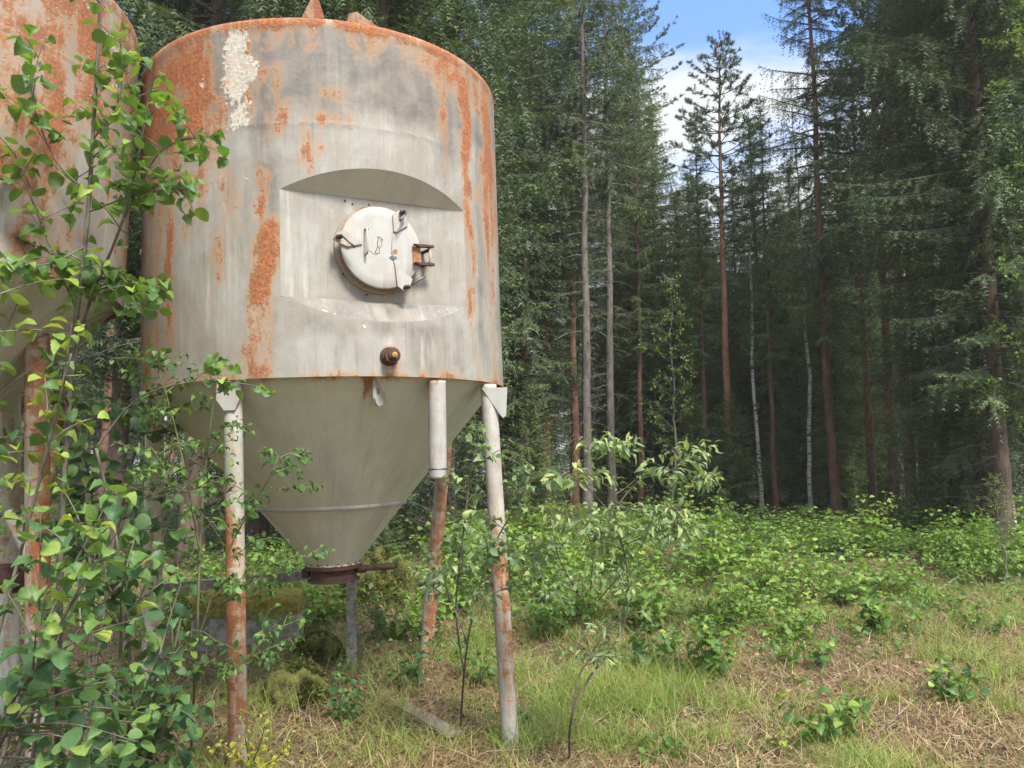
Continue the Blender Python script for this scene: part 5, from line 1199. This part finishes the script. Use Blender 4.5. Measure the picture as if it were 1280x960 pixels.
parts_to_tree('spE', spruce_parts(205, 17, 4.4, 1.65, .95, .36, .9, .14, sparse=.24), (M_BK_R, M_SPR, M_TW), DN)    # narrow sparse top
parts_to_tree('spF', spruce_parts(206, 6, .3, 1.3, 1.0, .15, .3, .06), (M_BK_B, M_SPRL, M_TW), DN)     # young
parts_to_tree('piA', pine_parts(211, 14, 7.6, 1.5, .125, 1.0), (M_BK_P, M_PINE, M_TW), DN)
parts_to_tree('piB', pine_parts(212, 19, 10.5, 2.1, .16, 1.0), (M_BK_P, M_PINE, M_TW), DN)
parts_to_tree('biA', broad_parts(221, 14, 5.0, 1.3, .085), (M_BK_W, M_BIRL, M_TW), DN)
parts_to_tree('roA', broad_parts(222, 7, 1.8, 1.1, .045, .075, 5, 'far', .2), (M_BK_G, M_ROWL, M_TW), DN)
parts_to_tree('biB', broad_parts(223, 10, 2.0, 2.0, .10, .06, 8, 'mid', .45), (M_BK_W, M_ROWL, M_TW), DN)
NAMES = {'sp': 'spruce_tree', 'pi': 'pine_tree', 'bi': 'birch_tree', 'ro': 'rowan_tree'}
CAT = {'sp': 'spruce', 'pi': 'pine', 'bi': 'birch', 'ro': 'young tree'}
def tree(key, x, y, s, rz, label, group=None, sxy=1.0):
    parts, mats, names, first = PROTO[key]; loc = (x, y, float(gz(x, y))-.03)
    if first[0] is None:
        o = empty(NAMES[key[:2]], loc)
        for p, m, n in zip(parts, mats, names):
            p.build(n, m, o)
        first[0] = o
    else:
        o = copy_tree(first[0]); o.location = loc
    o.rotation_euler = (0, 0, rz); o.scale = (s*sxy, s*sxy, s); o.name = NAMES[key[:2]]
    for k in ('group',):
        if k in o: del o[k]
    tag(o, label, CAT[key[:2]], group); return o
def tp(px, Y): return (px-640)/FPX*Y
# trees one can point at: kind, px of trunk, distance, scale, turn, width factor, label
NAMED = [
 ('spA', 733, 21.0, 1.05, .3, .84, 'tall spruce with pale grey bare lower trunk nearest right of the tank'),
 ('spA', 764, 22.0, .98, 2.3, .85, 'second grey trunked spruce just right of the tallest grey one'),
 ('spG', 718, 22.6, 1.05, 4.0, .9, 'dark trunked spruce just behind and left of the pale grey trunk'),
 ('piA', 911, 21.5, .95, .8, 1.0, 'slim pine with orange trunk whose pointed top stands alone in the sky gap'),
 ('biA', 948, 22.0, .88, 1.1, .8, 'white barked birch with leaning trunk right of the slim pine'),
 ('biA', 1010, 22.0, .9, 3.1, .8, 'thin birch with pale stem between the white birch and the reddish spruce'),
 ('spE', 1041, 20.0, 1.08, .6, .82, 'spruce with sparse narrow crown and reddish trunk in front of the right hand wood'),
 ('piB', 1136, 18.6, .95, 2.2, .9, 'tall pine with straight orange trunk near the right side'),
 ('spG', 1153, 19.2, 1.15, 1.7, 1.05, 'thick brown trunked spruce directly behind the tall right hand pine'),
 ('spC', 1228, 17.0, 1.1, .9, 1.05, 'great dark spruce with drooping curtains of branches at the right edge'),
 ('spC', 1330, 18.5, 1.1, 2.8, 1.2, 'dense spruce partly cut off by the right edge'),
 ('biB', 1318, 13.0, 1.0, 1.9, .9, 'leafy birch whose light green sprays enter at the right edge'),
 ('roA', 838, 19.0, .84, .5, .95, 'young light green rowan with a thin straight stem before the slim pine'),
 ('spD', 955, 26.0, .95, 1.5, 1.15, 'pale green dense spruce behind the birch'),
 ('spB', 655, 22.0, .95, 5.1, 1.0, 'brown spruce close to the right rim of the tank'),
 ('spC', 650, 25.0, 1.1, 3.1, 1.0, 'dark hanging spruce behind the right rim of the tank'),
 ('spD', 880, 26.0, .80, 3.3, 1.1, 'shorter spruce filling in left of the slim pine'),
 ('spC', 790, 27.0, 1.0, .2, 1.0, 'dark spruce behind the two grey trunks'),
 ('spB', 245, 12.5, 1.1, .2, 1.0, 'spruce standing behind the top left of the middle tank'),
 ('spC', 330, 15.0, 1.1, 1.4, 1.0, 'dark spruce rising behind the middle tank roof'),
 ('spC', 470, 14.0, 1.1, 4.4, 1.1, 'spruce with drooping boughs behind the right part of the tank roof'),
 ('spB', 560, 16.5, 1.15, 2.0, 1.0, 'spruce showing above the right shoulder of the middle tank'),
 ('spB', 150, 13.5, 1.05, 3.6, 1.0, 'spruce seen through the gap between the two tanks'),
 ('spF', 915, 20.5, .55, 1.0, 1.0, 'small young spruce at the foot of the slim pine'),
 ('spF', 1185, 17.5, .75, 2.0, 1.1, 'young spruce under the great dark spruce'),
 ('spF', 870, 20.5, .55, 2.9, 1.0, 'small young spruce below the rowan'),
 ('spF', 665, 17.5, .55, .4, 1.0, 'young spruce right of the tank at the wood edge'),
 ('spF', 480, 9.6, .22, .4, 1.3, 'tiny spruce seedling behind the angle iron post'),
 ('spG', 1180, 21.5, 1.1, 3.9, 1.2, 'slim high crowned spruce between the tall orange pine and the great dark spruce'),
 ('spB', 1246, 14.5, .95, 5.0, 1.1, 'brown trunked spruce nearest the right edge of the clearing'),
 ('spD', 1095, 27.5, .9, 2.0, 1.1, 'light green spruce between the reddish spruce and the tall orange pine'),
 ('spD', 985, 27.0, .78, .6, 1.1, 'shortish light spruce right of the white birch'),
 ('spC', 1065, 27.0, .85, 1.0, 1.1, 'dark spruce right behind the reddish spruce'),
 ('spD', 855, 24.5, .72, 2.2, 1.1, 'light green spruce just right of the rowan'),
 ('spC', 925, 29.0, .72, 5.0, 1.1, 'dark spruce directly behind the slim pine'),
 ('spC', 1000, 31.0, .80, 4.1, 1.1, 'dark spruce behind the thin birch'),
 ('spD', 820, 25.0, .95, 4.6, 1.0, 'light green spruce right of the two grey trunks'),
 ('spC', 870, 31.0, .78, 1.9, 1.1, 'dark spruce far back left of the slim pine'),
 ('spG', 966, 21.4, .62, 1.2, .9, 'thin brown spruce pole right of the white birch'),
 ('piA', 1086, 22.5, .95, 2.9, 1.0, 'slender pine pole between the reddish spruce and the tall orange pine'),
 ('piB', 1114, 21.2, .92, 4.4, .9, 'orange pine just left of the tall straight one'),
 ('piB', 682, 22.8, .95, .4, .9, 'reddish pine trunk between the tank and the grey spruces'),
 ('spG', 800, 23.5, .75, 5.4, .9, 'slim spruce pole between the grey trunks and the rowan'),
 ('spG', 882, 22.4, .62, 3.4, .9, 'thin bare pole spruce left of the slim pine'),
 ('biA', 1168, 20.2, .95, 3.4, .8, 'pale thin birch beside the thick brown spruce'),
 ('roA', 1240, 10.6, .22, .9, 1.5, 'pale leafy bush sapling at the right edge of the clearing'),
 ('roA', 1068, 15.5, .24, 2.9, 1.2, 'little leafy sapling standing above the bushes below the reddish spruce'),
 ('roA', 905, 13.0, .17, 1.9, 1.6, 'light green sapling among the bushes right of the willow'),
 ('biA', 1258, 16.0, .55, .4, 1.0, 'slim young birch standing before the great dark spruce'),
]
for key, px, Y, s, rz, sw, lab in NAMED: tree(key, tp(px, Y), Y, s, rz, lab, None, sw)
# the wood behind: every trunk its own tree
HT_ = {'spG': 19, 'spA': 20, 'spB': 19, 'spC': 17, 'spD': 14, 'spE': 17, 'spF': 6, 'piA': 14, 'piB': 19, 'biA': 14, 'roA': 7, 'biB': 10}
rs = np.random.default_rng(5); placed = [(tp(n[1], n[2]), n[2]) for n in NAMED]; cnt = 0; tries = 0
LAB = {'sp': ('spruce standing in the crowded wood behind the clearing', 'spruces of the wood behind'), 'pi': ('orange trunked pine standing back in the wood', 'pines of the wood behind'), 'bi': ('thin pale birch standing back in the wood', 'birches of the wood behind'), 'ro': ('rowan back in the wood', 'rowans of the wood behind')}
def skyline(px):         # highest tangent a far tree may reach in this bearing (photo's skyline)
    return np.interp(px, [700, 780, 830, 870, 930, 1000, 1060, 1120, 1190], [9, 9, .42, .36, .37, .38, .42, .50, 9])
while cnt < 200 and tries < 12000:
    tries += 1
    Y = 16+62*rs.random()**.8
    if Y < 24 and not (rs.random() < .6): continue
    px = rs.uniform(-420, 1750); x = tp(px, Y)
    if Y < 23.5 and 640 < px < 1120: continue
    if Y < 20 and px > 560 and px < 1350: continue
    if Y < 32 and 1040 < px < 1210 and rs.random() < .6: continue
    if any((x-a)**2+(Y-b)**2 < (2.3 if Y < 40 else 4.5) for a, b in placed): continue
    u = rs.random(); key = 'spC' if u < .26 else 'spB' if u < .44 else 'spA' if u < .52 else 'spG' if u < .62 else 'spD' if u < .76 else 'spE' if u < .84 else 'piB' if u < .93 else 'biA'
    if Y < 31 and px > 560: key = 'spG' if u < .35 else 'spE' if u < .55 else 'piB' if u < .72 else 'biA' if u < .85 else 'spB'
    s = rs.uniform(.8, 1.15); sk = skyline(px)*Y+EYE
    if HT_[key]*s+gz(x, Y) > sk:
        key = rs.choice(['spD', 'spD', 'spC', 'biA', 'piA']); s = (sk-gz(x, Y))/HT_[key]*rs.uniform(.78, 1.0); s = min(s, 1.15)
    placed.append((x, Y)); cnt += 1
    l, g = LAB[key[:2]]; tree(key, x, Y, s, rs.uniform(0, 6.28), l, g, rs.uniform(.9, 1.15) if key != 'spC' else 1.0)
# young spruces as undergrowth inside the wood edge
for i in range(34):
    Y = rs.uniform(22.5, 36); px = rs.uniform(560, 1400); x = tp(px, Y); tree('spF', x, Y, rs.uniform(.35, 1.0), rs.uniform(0, 6.28), 'young spruce growing between the trunks inside the wood', 'young spruces inside the wood')

# ------------------------------------------------------------------ haze: thin volume added to lift the wood's blacks and fade its depth
mb = MB(); V, F = box(0, 90, 24, 1100, 700, 66); mb.add(V, F, False)
mh, nt, b = mat('lifting_haze'); nt.nodes.remove(b); pv = nt.nodes.new('ShaderNodeVolumePrincipled')
pv.inputs['Color'].default_value = (.95, .97, .95, 1); pv.inputs['Density'].default_value = 0.0008; pv.inputs['Anisotropy'].default_value = .2
nt.links.new(pv.outputs[0], nt.nodes['Material Output'].inputs['Volume'])
hz_ = mb.build('haze', mh); tag(hz_, 'faint pale haze between the trees, added to lighten the wood', 'haze', kind='stuff')
S.cycles.volume_bounces = 1
